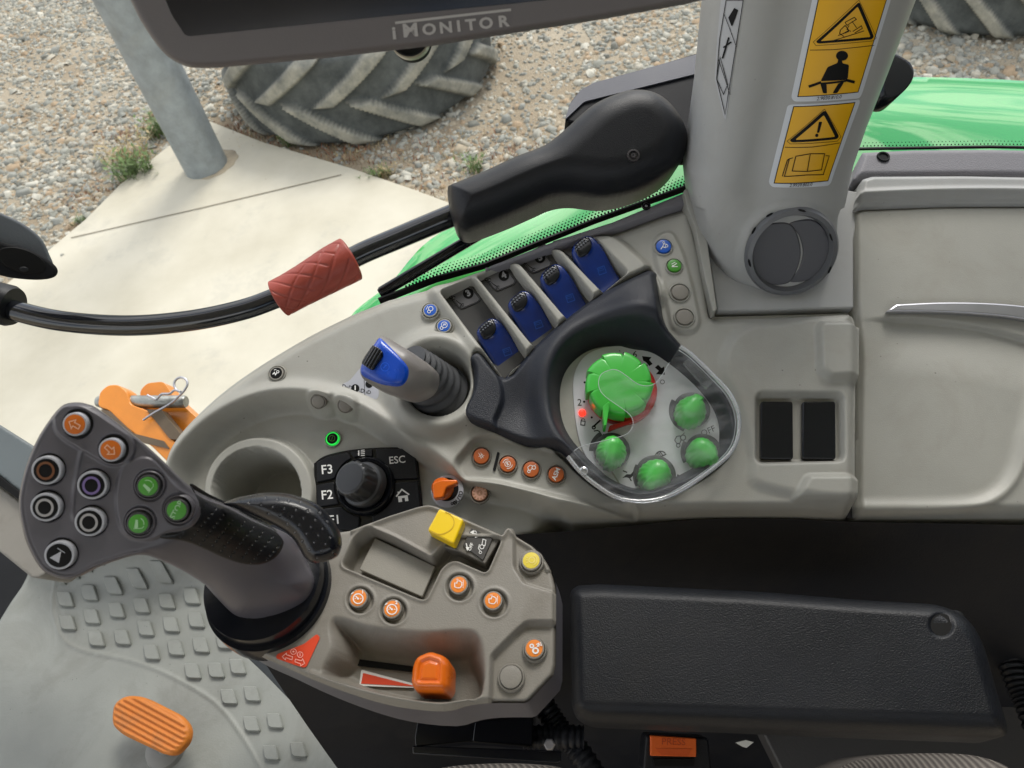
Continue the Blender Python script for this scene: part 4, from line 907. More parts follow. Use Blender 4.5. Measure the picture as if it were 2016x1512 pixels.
def pan_h(X, Y):
    D = sdf(X, Y, pan); h = -3.5 * (1 - sstep(0, 10, D)) ** 2 + 0 * X
    h = h + 2.0 * np.exp(-((D - 7) / 5.) ** 2) * (Y < 1120) * (X > 690)
    h = h - 13 * ins(X, Y, R1_, 9) + 1.2 * np.exp(-(sdf(X, Y, R1_) + 5) ** 2 / 14.)
    h = h - 22 * sstep(-8, 14 + 26 * sstep(1345, 1285, Y), sdf(X, Y, R2_))
    h = h - 4.5 * ins(X, Y, T1_, 8) - 5 * ins(X, Y, T2_, 10)
    for x, y, r in wells: h = h - 3.2 * blob(X, Y, x, y, r - 4, 7) + .5 * np.exp(-((np.hypot(X - x, Y - y) - r - 4) / 3.) ** 2)
    h = h + 3.5 * np.exp(-(dline(X, Y, railc) / 6.) ** 2)
    return h
SAC = SA.up(0, pan_h)
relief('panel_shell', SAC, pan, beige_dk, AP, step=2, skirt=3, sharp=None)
# lower skirt
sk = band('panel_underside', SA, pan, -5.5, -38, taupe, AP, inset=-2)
slab('blank_insert', SA.up(-8.5), rnd([(738, 1059), (857, 1115), (831, 1175), (707, 1121)], 3), 2.5, blank_m, AP, bev=.5)
def pb(x, y, r, cap, ic, rot=0, **k): return button(AP, SA, x, y, r, cap, IC[ic] if ic else None, rot=rot, bez=k.pop('bez', beige_dk), ring=k.pop('ring', 1.1), **k)
for x, y, ic, n, lb in ((709, 1181, 'gauge', '1', 'orange speed memory button numbered 1'), (775, 1202, 'gauge', '2', 'orange speed memory button numbered 2')):
    b_ = pb(x, y, 19, orcap, ic, h=-3, ringmat=beige_dk, label=lb, isz=.72, ch=3.6); text('lettering', SA.up(-3), x + 9, y - 11, 10, n, inkw, b_, bold=.03, h=4.3)
for x, y, lb in ((905, 1155, 'orange engine button, left one of the pair'), (972, 1186, 'orange engine button, right one of the pair')):
    b_ = pb(x, y, 19, orcap, 'engine', h=-3, ringmat=beige_dk, label=lb, isz=.62, ch=3.6)
pb(1047, 1108, 20, ycap, 'bulb', h=-4, ring=1.22, ch=4, bh=2.2, im=plastic('pale_yellow', (.80, .70, .25), .5, 0, 900, 0), label='yellow round button in the corner of the panel', ringmat=beige_dk)
b_ = pb(1053, 1280, 20, orcap, 'gears2', h=-4.5, ring=1.22, ch=4, bh=2.2, label='orange button with gears and letter N', ringmat=beige_dk)
text('lettering', SA.up(-4.5), 1064, 1274, 11, 'N', inkw, b_, rot=20, bold=.02, h=4.7)
pb(1007, 1335, 22, beige_dk, None, h=-4.5, ring=1.22, ch=3.4, bh=2.2, label='large blank grey button at the panel corner')
# yellow switch block
sw = slab('switch_module', SA.up(-1), rnd([(853, 1003), (888, 1008), (985, 1060), (955, 1110), (905, 1086), (822, 1062), (828, 1045)], 3), 10, plastic('switch_surround', (.135, .125, .11), .45, .3, 900, .05), AP, bev=.6)
slab('yellow_rocker', SA.up(9), rnd([(865, 1000), (913, 1022), (893, 1071), (841, 1044)], 6), 9, yellow, sw, bev=1.6, seg=3)
SY = SA.up(9.2)
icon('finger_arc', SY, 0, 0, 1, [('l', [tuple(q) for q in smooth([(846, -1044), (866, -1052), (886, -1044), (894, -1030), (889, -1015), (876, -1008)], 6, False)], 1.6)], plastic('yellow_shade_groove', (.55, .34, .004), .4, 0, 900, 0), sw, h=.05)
slab('icon_plate', SA.up(.2), rnd([(930, 1034), (970, 1060), (951, 1103), (911, 1074)], 3), 1.5, plastic('icon_plate_dark', (.045, .042, .04), .4, .1, 900, .03), sw, bev=.3)
icon('symbol', SA.up(.3), 0, 0, 1, [('l', [(926, -1048), (940, -1053)], 2), ('f', [(926, -1048), (933, -1044), (932, -1053)]), ('l', [(918, -1070), (921, -1083)], 2), ('f', [(920, -1085), (925, -1078), (917, -1077)]),
    ('p', [(951, -1062), (957, -1064), (955, -1075), (949, -1073)], 1.2), ('c', 949, -1077, 4, 1.3), ('l', [(944, -1072), (942, -1080), (946, -1086)], 1.2), ('c', 946, -1088, 2.5, 1)], inkw, sw, h=.3)
text('lettering', SA.up(.3), 936, 1052, 9, 'ON', inkw, sw, rot=-70, h=.3, bold=.02); text('lettering', SA.up(.3), 927, 1077, 9, 'OFF', inkw, sw, rot=65, h=.3, bold=.02)
# throttle slider
ST = SA.up(-20.5)
slab('slot', ST, rnd([(697, 1297), (702, 1297), (830, 1314), (830, 1325), (700, 1310)], 3), 1, ink, AP, bev=0, h=0)
o = slab('wedge_decal', ST, rnd([(711, 1320), (714, 1319), (815, 1346), (815, 1354), (707, 1350)], 2), .6, inkw, AP, bev=0, h=0)
icon('symbol', ST, 0, 0, 1, [('f', [(715, -1325), (814, -1350), (814, -1351.5), (711, -1346)][::-1])], redp, o, h=.25)
TK = thing('throttle_knob', SA.one(850, 1330), 'bright orange square slider knob in the scooped slot of the panel', 'slider knob')
kq = rnd([(822, 1296), (850, 1284), (880, 1294), (889, 1310), (887, 1355), (880, 1366), (822, 1365), (811, 1350), (814, 1315)], 10)
def kh(X, Y):
    D = sdf(X, Y, kq); h = 8 * np.sqrt(np.maximum(0, 1 - (1 - np.clip(D / 16., 0, 1)) ** 2)); return h - 1.3 * sstep(14, 19, D) + .7 * sstep(20, 26, D) 
SKN = SA.up(0, kh)
relief('knob_body', SKN, kq, orange, TK, step=1.6, skirt=14, sharp=None)
tube('knob_stem', W(np.array([SA.one(848, 1322, -21), SA.one(848, 1325, -6)])), .005, blackp, TK)
# red triangle decal
tr = rnd([(624, 1248), (630, 1255), (603, 1313), (596, 1314), (543, 1296), (545, 1288), (598, 1268)], 4)
o = slab('warning_triangle', SAC.up(.6, pan_h), tr, .4, redp, AP, bev=0, h=0)
icon('symbol', SAC.up(1.0, pan_h), 0, 0, 1, [('p', [(556, -1293), (564, -1286), (564, -1289), (576, -1293), (575, -1299), (563, -1295), (562, -1299)], 1.3), ('p', [(600, -1306), (592, -1311), (592, -1307), (581, -1303), (582, -1298), (594, -1301), (596, -1297)], 1.3), ('c', 578, -1283, 5.5, 1.2), ('c', 591, -1289, 5.5, 1.2), ('d', 578, -1283, 1.8), ('l', [(591, -1286), (591, -1292)], 1.4)], plastic('pale_red', (.85, .45, .38), .5, 0, 900, 0), o, h=.15)

# ---------- big multi-function joystick
MJ = thing('joystick', SA.one(530, 1200), 'large grey multi-function joystick with coloured round buttons and a black dimpled grip', 'joystick')
SJ = Surf((.12, -.05, .99), 200, 960, .335)
body = smooth([(119, 801), (149, 792), (174, 796), (198, 808), (273, 864), (322, 908), (372, 956), (410, 978), (454, 996), (498, 1020), (531, 1035), (568, 1053), (592, 1080), (607, 1110), (622, 1145), (612, 1185), (575, 1212), (530, 1224), (470, 1215), (430, 1180), (402, 1150), (351, 1119), (318, 1104), (286, 1093), (253, 1096), (190, 1117), (149, 1137), (119, 1139), (83, 1122), (57, 1080), (44, 1040), (37, 990), (45, 940), (62, 889), (85, 845)], 4)
ovalp = rnd([(104, 822), (120, 800), (160, 797), (190, 812), (262, 862), (268, 890), (250, 914), (215, 918), (128, 868), (108, 850)], 16)
c1p = smooth([(160, 890), (150, 940), (143, 1000), (146, 1020)], 6, False)
grnp = smooth([(238, 925), (262, 905), (300, 905), (345, 955), (388, 985), (392, 1010), (375, 1040), (330, 1048), (300, 1062), (258, 1060), (236, 1035), (228, 980)], 6)
def neck(X, Y):
    t_ = ((X - 300) * .86 + (Y - 1000) * .5); return -48 * sstep(10, 330, t_)
def jb(X, Y):
    D = sdf(X, Y, body); w = 13 + 70 * sstep(300, 430, X + (Y - 1000) * .4)
    q = np.clip(D / w, 0, 1); A_ = 5 + 20 * sstep(300, 430, X + (Y - 1000) * .4)
    h = A_ * (np.sqrt(np.maximum(0, 1 - (1 - q) ** 2)) - 1) * 1.0
    head = 1 - sstep(280, 400, X + (Y - 1000) * .5)
    h = h - 1.6 * sstep(3, 10, D) * head + 1.8 * ins(X, Y, ovalp, 7) + 1.3 * ins(X, Y, grnp, 7) + .9 * np.exp(-(dline(X, Y, c1p) / 4.) ** 2)
    for (x, y, r) in heads: h = h - 1.0 * blob(X, Y, x, y, r, 5)
    return h
heads = [(154, 834, 27), (224, 884, 27), (98, 924, 29), (187, 953, 28), (96, 996, 29), (182, 1025, 28), (123, 1090, 29), (296, 955, 29), (277, 1028, 29), (352, 1002, 29)]
SJ.hr = lambda X, Y: neck(X, Y) + jb(X, Y)
relief('joystick_body', SJ.up(0), body, taupe, MJ, step=2, skirt=26, sharp=None, skirt_dir=np.array([-.42, -.2, -.885]))
def nb_(X, Y): return jb(np.asarray(X), np.asarray(Y))
hh = lambda x, y: float(jb(np.array([float(x)]), np.array([float(y)]))[0])
def jbtn(x, y, r, kind, label, ic=None, rot=0):
    h0 = .3
    if kind == 'or': b = button(MJ, SJ, x, y, 23, orcap_dk2, IC[ic], rot=rot, bez=ink, ring=1.22, h=h0, ch=3.4, bh=.6, label=label, ringmat=lightgrey, isz=.55, im=plastic('arrow_pink', (.78, .45, .30), .5, 0, 900, 0) if 'arrow_pink' not in MATS else MATS['arrow_pink'])
    elif kind == 'gr':
        b = button(MJ, SJ, x, y, 22, greencap, IC[ic] if ic else None, rot=rot, bez=taupe, ring=1.3, h=h0, ch=3.0, bh=1.2, label=label, ringmat=plastic('cap_dark', (.04, .04, .04), .4, 0, 900, 0) if 'cap_dark' not in MATS else MATS['cap_dark'], isz=.66, im=plastic('pale_green', (.35, .60, .33), .5, 0, 900, 0) if 'pale_green' not in MATS else MATS['pale_green'])
    else:
        b = button(MJ, SJ, x, y, 28, ink, None, bez=ink, ring=1.1, h=h0, ch=3.2, bh=.5, label=label, ringmat=lightgrey)
        if kind is not None: icon('inner_ring', SJ.up(h0), x, y, 28 * .84, [('c', 0, 0, .66, .2)], kind, b, h=3.8)
    return b
orcap_dk2 = plastic('deep_orange_button', (.62, .145, .008), .35, .05, 900, .05)
jbtn(154, 834, 0, 'or', 'orange button with an arrow up to the left', 'arrow', 62)
jbtn(224, 884, 0, 'or', 'orange button with an arrow down to the right', 'arrow', 228)
jbtn(98, 924, 0, brown_m, 'black button with brown ring'); jbtn(187, 953, 0, purple_m, 'black button with purple ring')
jbtn(96, 996, 0, inkgrey, 'black button with white ring, at the left edge'); jbtn(182, 1025, 0, inkgrey, 'black button with white ring, in the middle of the head')
b_ = jbtn(123, 1090, 0, None, 'black button with white triangle symbol'); S_ = SJ.up(.3)
icon('symbol', S_, 123, 1090, 17, [('f', [(-1, -.2), (.05, -.8), (.35, .55)]), ('l', [(-.1, .9), (.75, .35)], .09)], lightgrey, b_, h=3.8)
jbtn(296, 955, 0, 'gr', 'green lift button, upper of the pair', 'lift', 5); jbtn(277, 1028, 0, 'gr', 'green lift button, lower of the pair', 'lift', -45)
b_ = jbtn(352, 1002, 0, 'gr', 'green button lettered STOP'); text('lettering', SJ.up(.3), 353, 1001, 16, 'STOP', MATS['pale_green'], b_, rot=62, h=3.5, bold=.03)
# dimpled grip insert
grip = smooth([(374, 953), (410, 974), (454, 994), (498, 1017), (531, 1036), (556, 1060), (558, 1075), (545, 1096), (520, 1110), (488, 1112), (449, 1102), (399, 1080), (362, 1066), (316, 1060), (322, 1050), (350, 1046), (374, 1038), (390, 1022), (394, 1003), (386, 978)], 5)
def dimples(S, poly, u, v, org, n, m, mat, parent, hf, r=2.2, h=.25, marg=6):
    items = []
    for i in range(-n, n):
        for j in range(-m, m):
            x = org[0] + u[0] * i + v[0] * j + (u[0] * .5 if j % 2 else 0); y = org[1] + u[1] * i + v[1] * j + (u[1] * .5 if j % 2 else 0)
            if sdf(np.array([x]), np.array([y]), poly)[0] > marg: items.append(('d', x, -y, r))
    return icon('dimples', S.up(h, hf), 0, 0, 1, items, mat, parent, h=0)
def gh(X, Y): return .8 + 0 * X
def dimf(X, Y, poly_u, poly_v, org, r=3.0, dep=.8):
    a = np.array([poly_u, poly_v]).T; inv = np.linalg.inv(a); U = inv[0, 0] * (X - org[0]) + inv[0, 1] * (Y - org[1]); V = inv[1, 0] * (X - org[0]) + inv[1, 1] * (Y - org[1])
    V0 = np.round(V); U0 = np.where(np.mod(V0, 2) == 1, np.round(U - .5) + .5, np.round(U)); dx = X - (org[0] + poly_u[0] * U0 + poly_v[0] * V0); dy = Y - (org[1] + poly_u[1] * U0 + poly_v[1] * V0)
    return -dep * (1 - sstep(r * .4, r, np.hypot(dx, dy)))
gu, gv = (17.5, 10.5), (2, 13.5)
gk = relief('grip_insert', SJ.up(0, lambda X, Y: gh(X, Y) - .9 * (1 - sstep(0, 5, sdf(X, Y, grip))) + dimf(X, Y, gu, gv, (400, 1000)) * sstep(5, 8, sdf(X, Y, grip))), grip, plastic('grip_black', (.006, .0065, .008), .36, .25, 800, .1, spec=.4), MJ, step=1.4, skirt=1.5, sharp=None)
dm = plastic('dimple_grey', (.16, .16, .15), .5, 0, 900, .2)
dimples(SJ, grip, gu, gv, (400, 1000), 14, 14, dm, gk, gh, r=1.0, h=-.45)
# palm rest
palm = smooth([(440, 992), (460, 982), (479, 977), (523, 970), (573, 973), (622, 991), (647, 1013), (667, 1043), (673, 1067), (667, 1092), (647, 1104), (617, 1109), (600, 1098), (588, 1078), (575, 1058), (552, 1040), (511, 1020), (470, 1003)], 5)
SP_ = Surf((.1, .25, .96), 590, 1040, .36)
def ph(X, Y):
    D = sdf(X, Y, palm); return 12 * np.sqrt(np.maximum(0, 1 - (1 - np.clip((D + .5) / 33., 0, 1)) ** 2.2))
pu, pv = (23, 3), (3, 15.5)
SP_.hr = ph
pm = relief('palm_rest', SP_.up(0, lambda X, Y: dimf(X, Y, pu, pv, (560, 1000), 3.0, .6) * sstep(6, 10, sdf(X, Y, palm))), palm, plastic('palm_black', (.007, .008, .012), .27, .15, 900, .1, coat=.15, spec=.35), MJ, step=1.4, skirt=14, sharp=None, skirt_dir=np.array([-.27, -.18, -.946]))
dimples(SP_, palm, pu, pv, (560, 1000), 9, 9, plastic('dimple_light', (.12, .12, .13), .4, 0, 900, .2), pm, None, r=1.5, h=-.55, marg=9)
# black ring and collar at its foot
rc = (533, 1172)
u_ = SA.px(*rc)
def ring(nm, r0, r1, z0, z1, mat, cx=531, cy=1160, par=MJ):
    lathe(nm, SA.frame(cx, cy), [(r0 * u_, z0), (r0 * u_ * .995, (z0 + z1) / 2), (r0 * u_ * .97, z1), (r1 * u_, z1)], mat, par, n=96)
ring('foot_ring', 127, 60, -.012, .004, blackg); ring('foot_ring', 118, 60, .003, .012, blackg, 531, 1156); ring('foot_collar', 84, 50, .011, .020, taupe, 536, 1146)

# ---------- armrest pad
SR_ = Surf(UPC * 1.0 + np.array([0, -.12, .1]), 1550, 1280, .43)
pad = rnd([(1122, 1200), (1122, 1165), (1135, 1153), (1180, 1150), (1500, 1165), (1700, 1182), (1850, 1190), (1905, 1215), (1935, 1262), (1962, 1360), (1984, 1432), (1982, 1448), (1960, 1455), (1700, 1446), (1400, 1433), (1160, 1424), (1126, 1404)], [20, 15, 8, 10, 60, 60, 30, 30, 30, 30, 12, 8, 20, 60, 60, 25, 20])
def rh(X, Y):
    D = sdf(X, Y, pad); h = 14 * (np.sqrt(np.maximum(0, 1 - (1 - np.clip(D / 26., 0, 1)) ** 2)) - 1)
    h = h - 10 * sstep(1390, 1450, Y - (X - 1500) * .03) + .4 * noise2(X, Y, .012)
    return h
PAD = thing('armrest', SR_.one(1550, 1300), 'black leatherette armrest pad with a round dark hollow near its rear corner', 'armrest')
SR_.hr = rh
relief('pad', SR_.up(0, lambda X, Y: - 1.6 * (1 - sstep(20, 27, np.hypot(X - 1854, Y - 1230)))), pad, leather, PAD, step=3, skirt=22, sharp=None)
slab('hole_liner', SR_.up(0), circ(1854, 1230, 22, 32), .5, ink, PAD, bev=0, h=-1.3) if 1 else None
SR_.hr = None
slab('support_bracket', SR_.up(-32), rnd([(1150, 1170), (1900, 1200), (1950, 1440), (1300, 1430)], 20), 30, blackm, PAD, bev=2)

# ---------- dark side panel under the console, floor, mat, pedal
FZ = CAMZ - .94
def drop(name, S, line, depth, mat, parent=None, h=0.0, z=None, inward=0.0):
    L_ = np.array(line, float); T_ = S.at(L_[:, 0], L_[:, 1], h); n = len(T_); K = 8; V = []
    for k in range(K + 1): V.append(T_ - np.array([0, 0, depth]) * k / K + np.array([0, inward, 0]) * math.sin(k / K * 1.4))
    V = np.concatenate(V); Fa = [[k * n + i, k * n + i + 1, (k + 1) * n + i + 1, (k + 1) * n + i] for k in range(K) for i in range(n - 1)]
    return mk(name, V, Fa, mat, parent)
CW = thing('cab_side_wall', SB.one(1400, 1030, -30), 'dark black side panel below the beige console and behind the armrest', 'panel')
drop('panel_wall', SB, smooth([(380, 1120), (560, 1100), (800, 1060), (1085, 1040), (1250, 1026), (1400, 1013), (1560, 1012), (1688, 1018), (1900, 1022), (2300, 1030), (2720, 1036)], 4, False), .62, sidep, CW, h=-18, inward=-.09)
fl = world_plane(FZ - .004)
fpoly = fl.at(*np.array([(-700, 1300), (-200, 1030), (30, 1045), (200, 1050), (400, 1000), (900, 950), (2900, 980), (3600, 1700), (3600, 2300), (-700, 1900)], float).T)
n_ = len(fpoly); V_ = np.concatenate([fpoly, fpoly - [0, 0, .03]])
o = mk('cab_floor', V_, [list(range(n_))[::-1], list(range(n_, 2 * n_))] + [[i, (i + 1) % n_, (i + 1) % n_ + n_, i + n_] for i in range(n_)], blackm, smooth=False); tag(o, kind='structure')
SM = world_plane(FZ)
mat_p = np.concatenate([smooth([(-260, 1600), (-100, 1400), (0, 1222), (33, 1169), (60, 1137), (120, 1085), (200, 1058), (300, 1062), (400, 1080), (440, 1170), (520, 1280), (560, 1325), (590, 1390), (640, 1450), (700, 1540), (760, 1700)], 4, False)])
border = smooth([(327, 1080), (250, 1075), (150, 1105), (113, 1145), (104, 1199), (122, 1255), (165, 1281), (253, 1300), (330, 1328), (417, 1378), (465, 1432), (512, 1512), (545, 1600)], 6, False)
def mh(X, Y):
    q = np.maximum(0, 1170 - Y + (X - 200) * .05); return 0.011 * q ** 2 + 3.0 * np.exp(-(dline(X, Y, border) / 2.6) ** 2) + 1.5 * noise2(X, Y, .02)
SMH = SM.up(8, mh)
MT = thing('floor_mat', SM.one(300, 1300), 'grey rubber floor mat with raised diamond studs under the joystick', 'floor mat')
relief('mat_sheet', SMH, mat_p, matm, MT, step=4, skirt=10, sharp=None)
z5 = [(440, 340), (600, 300), (765, 262), (935, 228), (1108, 200), (455, 495), (615, 455), (780, 415), (945, 385), (1112, 355), (1275, 325), (645, 602), (815, 592), (972, 535), (1140, 510), (1305, 480), (1010, 692), (1170, 665), (1335, 645), (1490, 620), (1280, 815), (1435, 810), (1580, 788), (1520, 985), (1675, 968), (1670, 1165), (1825, 1145), (1800, 1355), (1980, 1335)]
sm_ = [(425, 225), (525, 195), (625, 165), (725, 138), (825, 115), (925, 95), (1030, 85), (785, 62), (880, 42), (685, 88), (985, 40)]
parts = []
def stud(x, y, s, hgt=5.0):
    P_ = rnd(np.array([(-17, -15), (9, -15), (17, 12), (16, 15), (-8, 14), (-13, 10)]) * s + (x, y), 3 * s, 3)
    A_ = 0.5 * np.sum(P_[:, 0] * np.roll(P_[:, 1], -1) - np.roll(P_[:, 0], -1) * P_[:, 1]); P_ = P_[::-1] if A_ > 0 else P_
    n = len(P_); T0 = SMH.at(P_[:, 0], P_[:, 1], -1); c = P_.mean(0); P2_ = (P_ - c) * .9 + c; S2 = SM.up(8 + hgt, mh)
    T1 = SMH.at(P_[:, 0], P_[:, 1], hgt - 1.4); T2 = SMH.at(P2_[:, 0], P2_[:, 1], hgt)
    V = np.concatenate([T0, T1, T2]); Fa = [[i, (i + 1) % n, (i + 1) % n + n, i + n] for i in range(n)] + [[i + n, (i + 1) % n + n, (i + 1) % n + 2 * n, i + 2 * n] for i in range(n)] + [[2 * n + i for i in range(n)]]
    parts.append((V, Fa))
for x, y in z5: stud(x / 3.36, 1080 + y / 3.36, .98)
for x, y in sm_: stud(x / 3.36, 1080 + y / 3.36, .42, 7)
V_, F_ = join_arrays(parts); mk('studs', V_, F_, matm, MT, sharp=30)
# pedal
PS = Surf((-.15, .55, .8), 295, 1428, .89)
PD = thing('floor_pedal', PS.one(295, 1428), 'orange ribbed oval floor pedal standing on the grey mat', 'pedal')
pp = rnd([(219, 1412), (222, 1385), (245, 1369), (280, 1370), (355, 1408), (372, 1430), (369, 1458), (345, 1484), (325, 1486), (240, 1446), (221, 1428)], 18)
def pedh(X, Y):
    D = sdf(X, Y, pp); q = (X - 295) * -.48 + (Y - 1428) * .88
    return -2.5 * (1 - sstep(0, 6, D)) ** 2 + 2.2 * sstep(-.3, .5, np.cos(q / 11.2 * 2 * np.pi)) * sstep(3, 7, D)
relief('pedal_pad', PS.up(0, pedh), pp, orpedal, PD, step=1.7, skirt=9, sharp=None)
tube('pedal_stem', W(np.array([PS.one(322, 1462, -16), SM.one(326, 1474, 2)])), .010, plastic('pedal_stem_grey', (.22, .22, .2), .4, .1, 900, .05), PD)
lathe('pedal_boot', SM.frame(328, 1474, 8), [(.026, 0), (.024, .006), (.015, .010)], MATS['pedal_stem_grey'], PD)

# dark pedestal panel right of the mat
PP_ = Surf(UPC * .5 + np.array([0, 0, .5]), 650, 1400, .80)
o = relief('pedestal_panel', PP_.up(0, lambda X, Y: -8 * sstep(618, 650, X - (Y - 1365) * .3)), rnd([(440, 1250), (620, 1250), (860, 1330), (860, 1560), (720, 1560), (640, 1450), (521, 1327)], 6), plastic('slate_panel', (.032, .038, .042), .5, .3, 800, .12), None, step=4, skirt=30, sharp=None)
tag(o, 'dark slate grey moulded seat pedestal panel beside the floor mat', 'panel')

# ---------- pillar
PSF = Surf((-.07, -.45, .89), 1560, 480, .552)
pil = np.concatenate([np.array([(1460, -520), (1425, -60), (1416, 20), (1400, 170), (1384, 280), (1372, 360)]), smooth([(1373, 400), (1388, 470), (1408, 530), (1440, 568), (1486, 581), (1537, 586), (1592, 577), (1638, 554), (1656, 527), (1668, 480)], 4, False), np.array([(1672, 440), (1690, 400), (1712, 340), (1740, 262), (1790, 140), (1845, 0), (1868, -60), (2040, -520)])])
lx = lambda Y: np.interp(Y, [-520, -60, 0, 170, 280, 360, 400, 470, 530, 586], [1460, 1425, 1420, 1400, 1384, 1372, 1373, 1388, 1408, 1440])
rx = lambda Y: np.interp(Y, [-520, -60, 0, 140, 262, 340, 400, 440, 586], [2040, 1868, 1845, 1790, 1740, 1712, 1690, 1672, 1660])
def pilh(X, Y):
    a, b = lx(Y), rx(Y); t_ = np.clip((X - a) / (b - a), 0, 1); e = np.minimum(t_, 1 - t_)
    rd = 38 * (np.sqrt(np.maximum(0, 1 - (1 - np.clip(e / .5, 0, 1)) ** 2.2)) - 1)
    # flatter face with a soft crease at 30 percent
    cr = -7 * np.exp(-((t_ - .36) / .12) ** 2)
    fl_ = sstep(330, 460, Y); h = rd * (1 - .55 * fl_) + cr * (1 - fl_)
    h = h - 10 * (1 - sstep(0, 22, np.maximum(0, sdf(X, Y, pil)) + (Y < 420) * 40)) ** 2
    R = np.hypot((X - 1557), (Y - 497) * 1.02); h = h + 3 * np.exp(-((R - 92) / 9.) ** 2)
    return h
CP = thing('cab_pillar', PSF.one(1560, 400), 'light grey cab pillar with yellow warning stickers and a round air vent', 'pillar')
PH = PSF.up(0, pilh)
relief('pillar_cover', PH, pil, pillar_m, CP, step=3, skirt=40, sharp=None)
SBP = SB.up(-4)
slab('pillar_foot', SBP, rnd([(1380, 395), (1395, 500), (1412, 612), (1681, 606), (1681, 470), (1700, 380), (1600, 360)], 4), 20, pillar_m, CP, bev=2, h=0)
def patch(name, poly, dh, mat, parent, step=3): return relief(name, PSF.up(dh, pilh), poly, mat, parent, step=step, skirt=0, sharp=None)
def stick(P, inner, label):
    s = patch('warning_sticker', rnd(P, 8), .35, stk_white, CP); s['label'] = label
    patch('sticker_field', rnd(inner, 1), .6, stk_yellow, s)
    icon('field_border', PSF.up(.75, pilh), 0, 0, 1, [('p', sub([(x, -y) for x, y in inner]), 1.6)], ink, s, h=0); return s
def sub(P, n=8, close=True):
    P = np.array(P, float); out = []
    for i in range(len(P) if close else len(P) - 1):
        a, b = P[i], P[(i + 1) % len(P)]
        for k in range(n): out.append(tuple(a + (b - a) * k / n))
    if not close: out.append(tuple(P[-1]))
    return out
PI_ = PSF.up(.8, pilh)
def pic(items, par, mat=None, h=0.1, nm='pictogram'): icon(nm, PI_, 0, 0, 1, items, mat or ink, par, h=h)
def fill(P, par, mat, dh=.85): relief('pictogram', PSF.up(dh, pilh), P, mat, par, step=2, skirt=0, sharp=None)
s1 = stick([(1612, -40), (1774, -40), (1706, 186), (1700, 196), (1566, 201), (1561, 193)], [(1623, -40), (1764, -40), (1696, 183), (1573, 191)], 'tall yellow sticker warning of rollover and to fasten the seat belt')
pic([('l', sub([(1597, -99), (1640, -98), (1728, -90)], 6, False), 1.3)], s1)
fill(rnd([(1690, 6), (1694, 5), (1727, 73), (1722, 78), (1612, 86), (1608, 82)], 3), s1, ink, .85)
fill(rnd([(1690, 13), (1719, 73), (1617, 81)], 1), s1, stk_yellow, 1.0)
pic([('p', sub([(1692, -0), (1732, -75), (1725, -81), (1608, -90), (1603, -83)], 5), .8)], s1, h=.3)
pic([('l', sub(p, 3, False), 1.5) for p in ([(1664, -44), (1683, -34), (1687, -38), (1668, -50), (1664, -44)], [(1678, -42), (1688, -55)], [(1672, -50), (1668, -58), (1676, -62)], [(1680, -62), (1698, -51), (1700, -56), (1684, -65)], [(1656, -58), (1664, -50), (1672, -60), (1660, -66)], [(1650, -70), (1672, -62)], [(1640, -80), (1704, -61)], [(1655, -58), (1653, -66), (1662, -72)])], s1, h=.45)
# seated figure
hd = circ(1659, 110, 12.5, 20, 10); fill(hd, s1, ink)
fill(rnd([(1651, 116), (1659, 116), (1660, 125), (1674, 128), (1672, 155), (1667, 158), (1616, 160), (1630, 132), (1650, 124)], 3), s1, ink, .9)
pic([('l', sub(p, 4, False), w) for p, w in (([(1593, -171), (1617, -162)], 5), ([(1667, -158), (1687, -163)], 5.5), ([(1616, -165), (1640, -163), (1668, -160)], 4))], s1, h=.3)
fill(rnd([(1615, 163), (1628, 165), (1629, 184), (1621, 184)], 2), s1, ink, .95); fill(rnd([(1652, 165), (1666, 160), (1650, 184), (1640, 184)], 2), s1, ink, .95)
text('lettering', PI_, 1633, 193, 10, '2.9030.810.0', ink, s1, rot=4, h=.2, bold=.0, slant=.3)
s2 = stick([(1560, 207), (1700, 198), (1702, 204), (1642, 364), (1636, 369), (1522, 370), (1516, 362), (1554, 210)], [(1565, 211), (1690, 204), (1635, 359), (1526, 362)], 'short yellow sticker with exclamation mark and open book')
pic([('l', sub([(1547, -291), (1600, -290), (1659, -284)], 5, False), 1.3)], s2)
fill(rnd([(1622, 219), (1627, 219), (1657, 271), (1652, 276), (1560, 281), (1556, 277)], 3), s2, ink, .85); fill(rnd([(1623, 227), (1648, 271), (1566, 276)], 1), s2, stk_yellow, 1.0)
pic([('p', sub([(1624, -215), (1661, -272), (1653, -280), (1557, -284), (1551, -279)], 5), .8)], s2, h=.3)
fill(rnd([(1613, 240), (1620, 240), (1614, 262), (1609, 262)], 2), s2, ink, 1.15); fill(circ(1609, 267, 3.6, 12), s2, ink, 1.15)
pic([('l', sub(p, 4, False), 1.6) for p in ([(1567, -308), (1596, -303), (1626, -304), (1620, -336), (1590, -338), (1560, -337), (1567, -308)], [(1596, -303), (1590, -338)], [(1562, -311), (1555, -313), (1545, -348), (1588, -345), (1624, -346), (1636, -309), (1628, -308)], [(1555, -313), (1551, -316), (1541, -348)])], s2, h=.3)
text('lettering', PI_, 1577, 365, 9, '2.9939.802.0', ink, s2, rot=2, h=.2, bold=.0, slant=.3)
s3 = patch('clear_sticker', [(1437, -40), (1476, -40), (1436, 238), (1432, 238), (1418, 160), (1424, 80)], .3, plastic('silver_sticker', (.40, .41, .43), .35, 0, 900, .02), CP)
s3['label'] = 'narrow silver sticker with black arrow on the pillar edge'
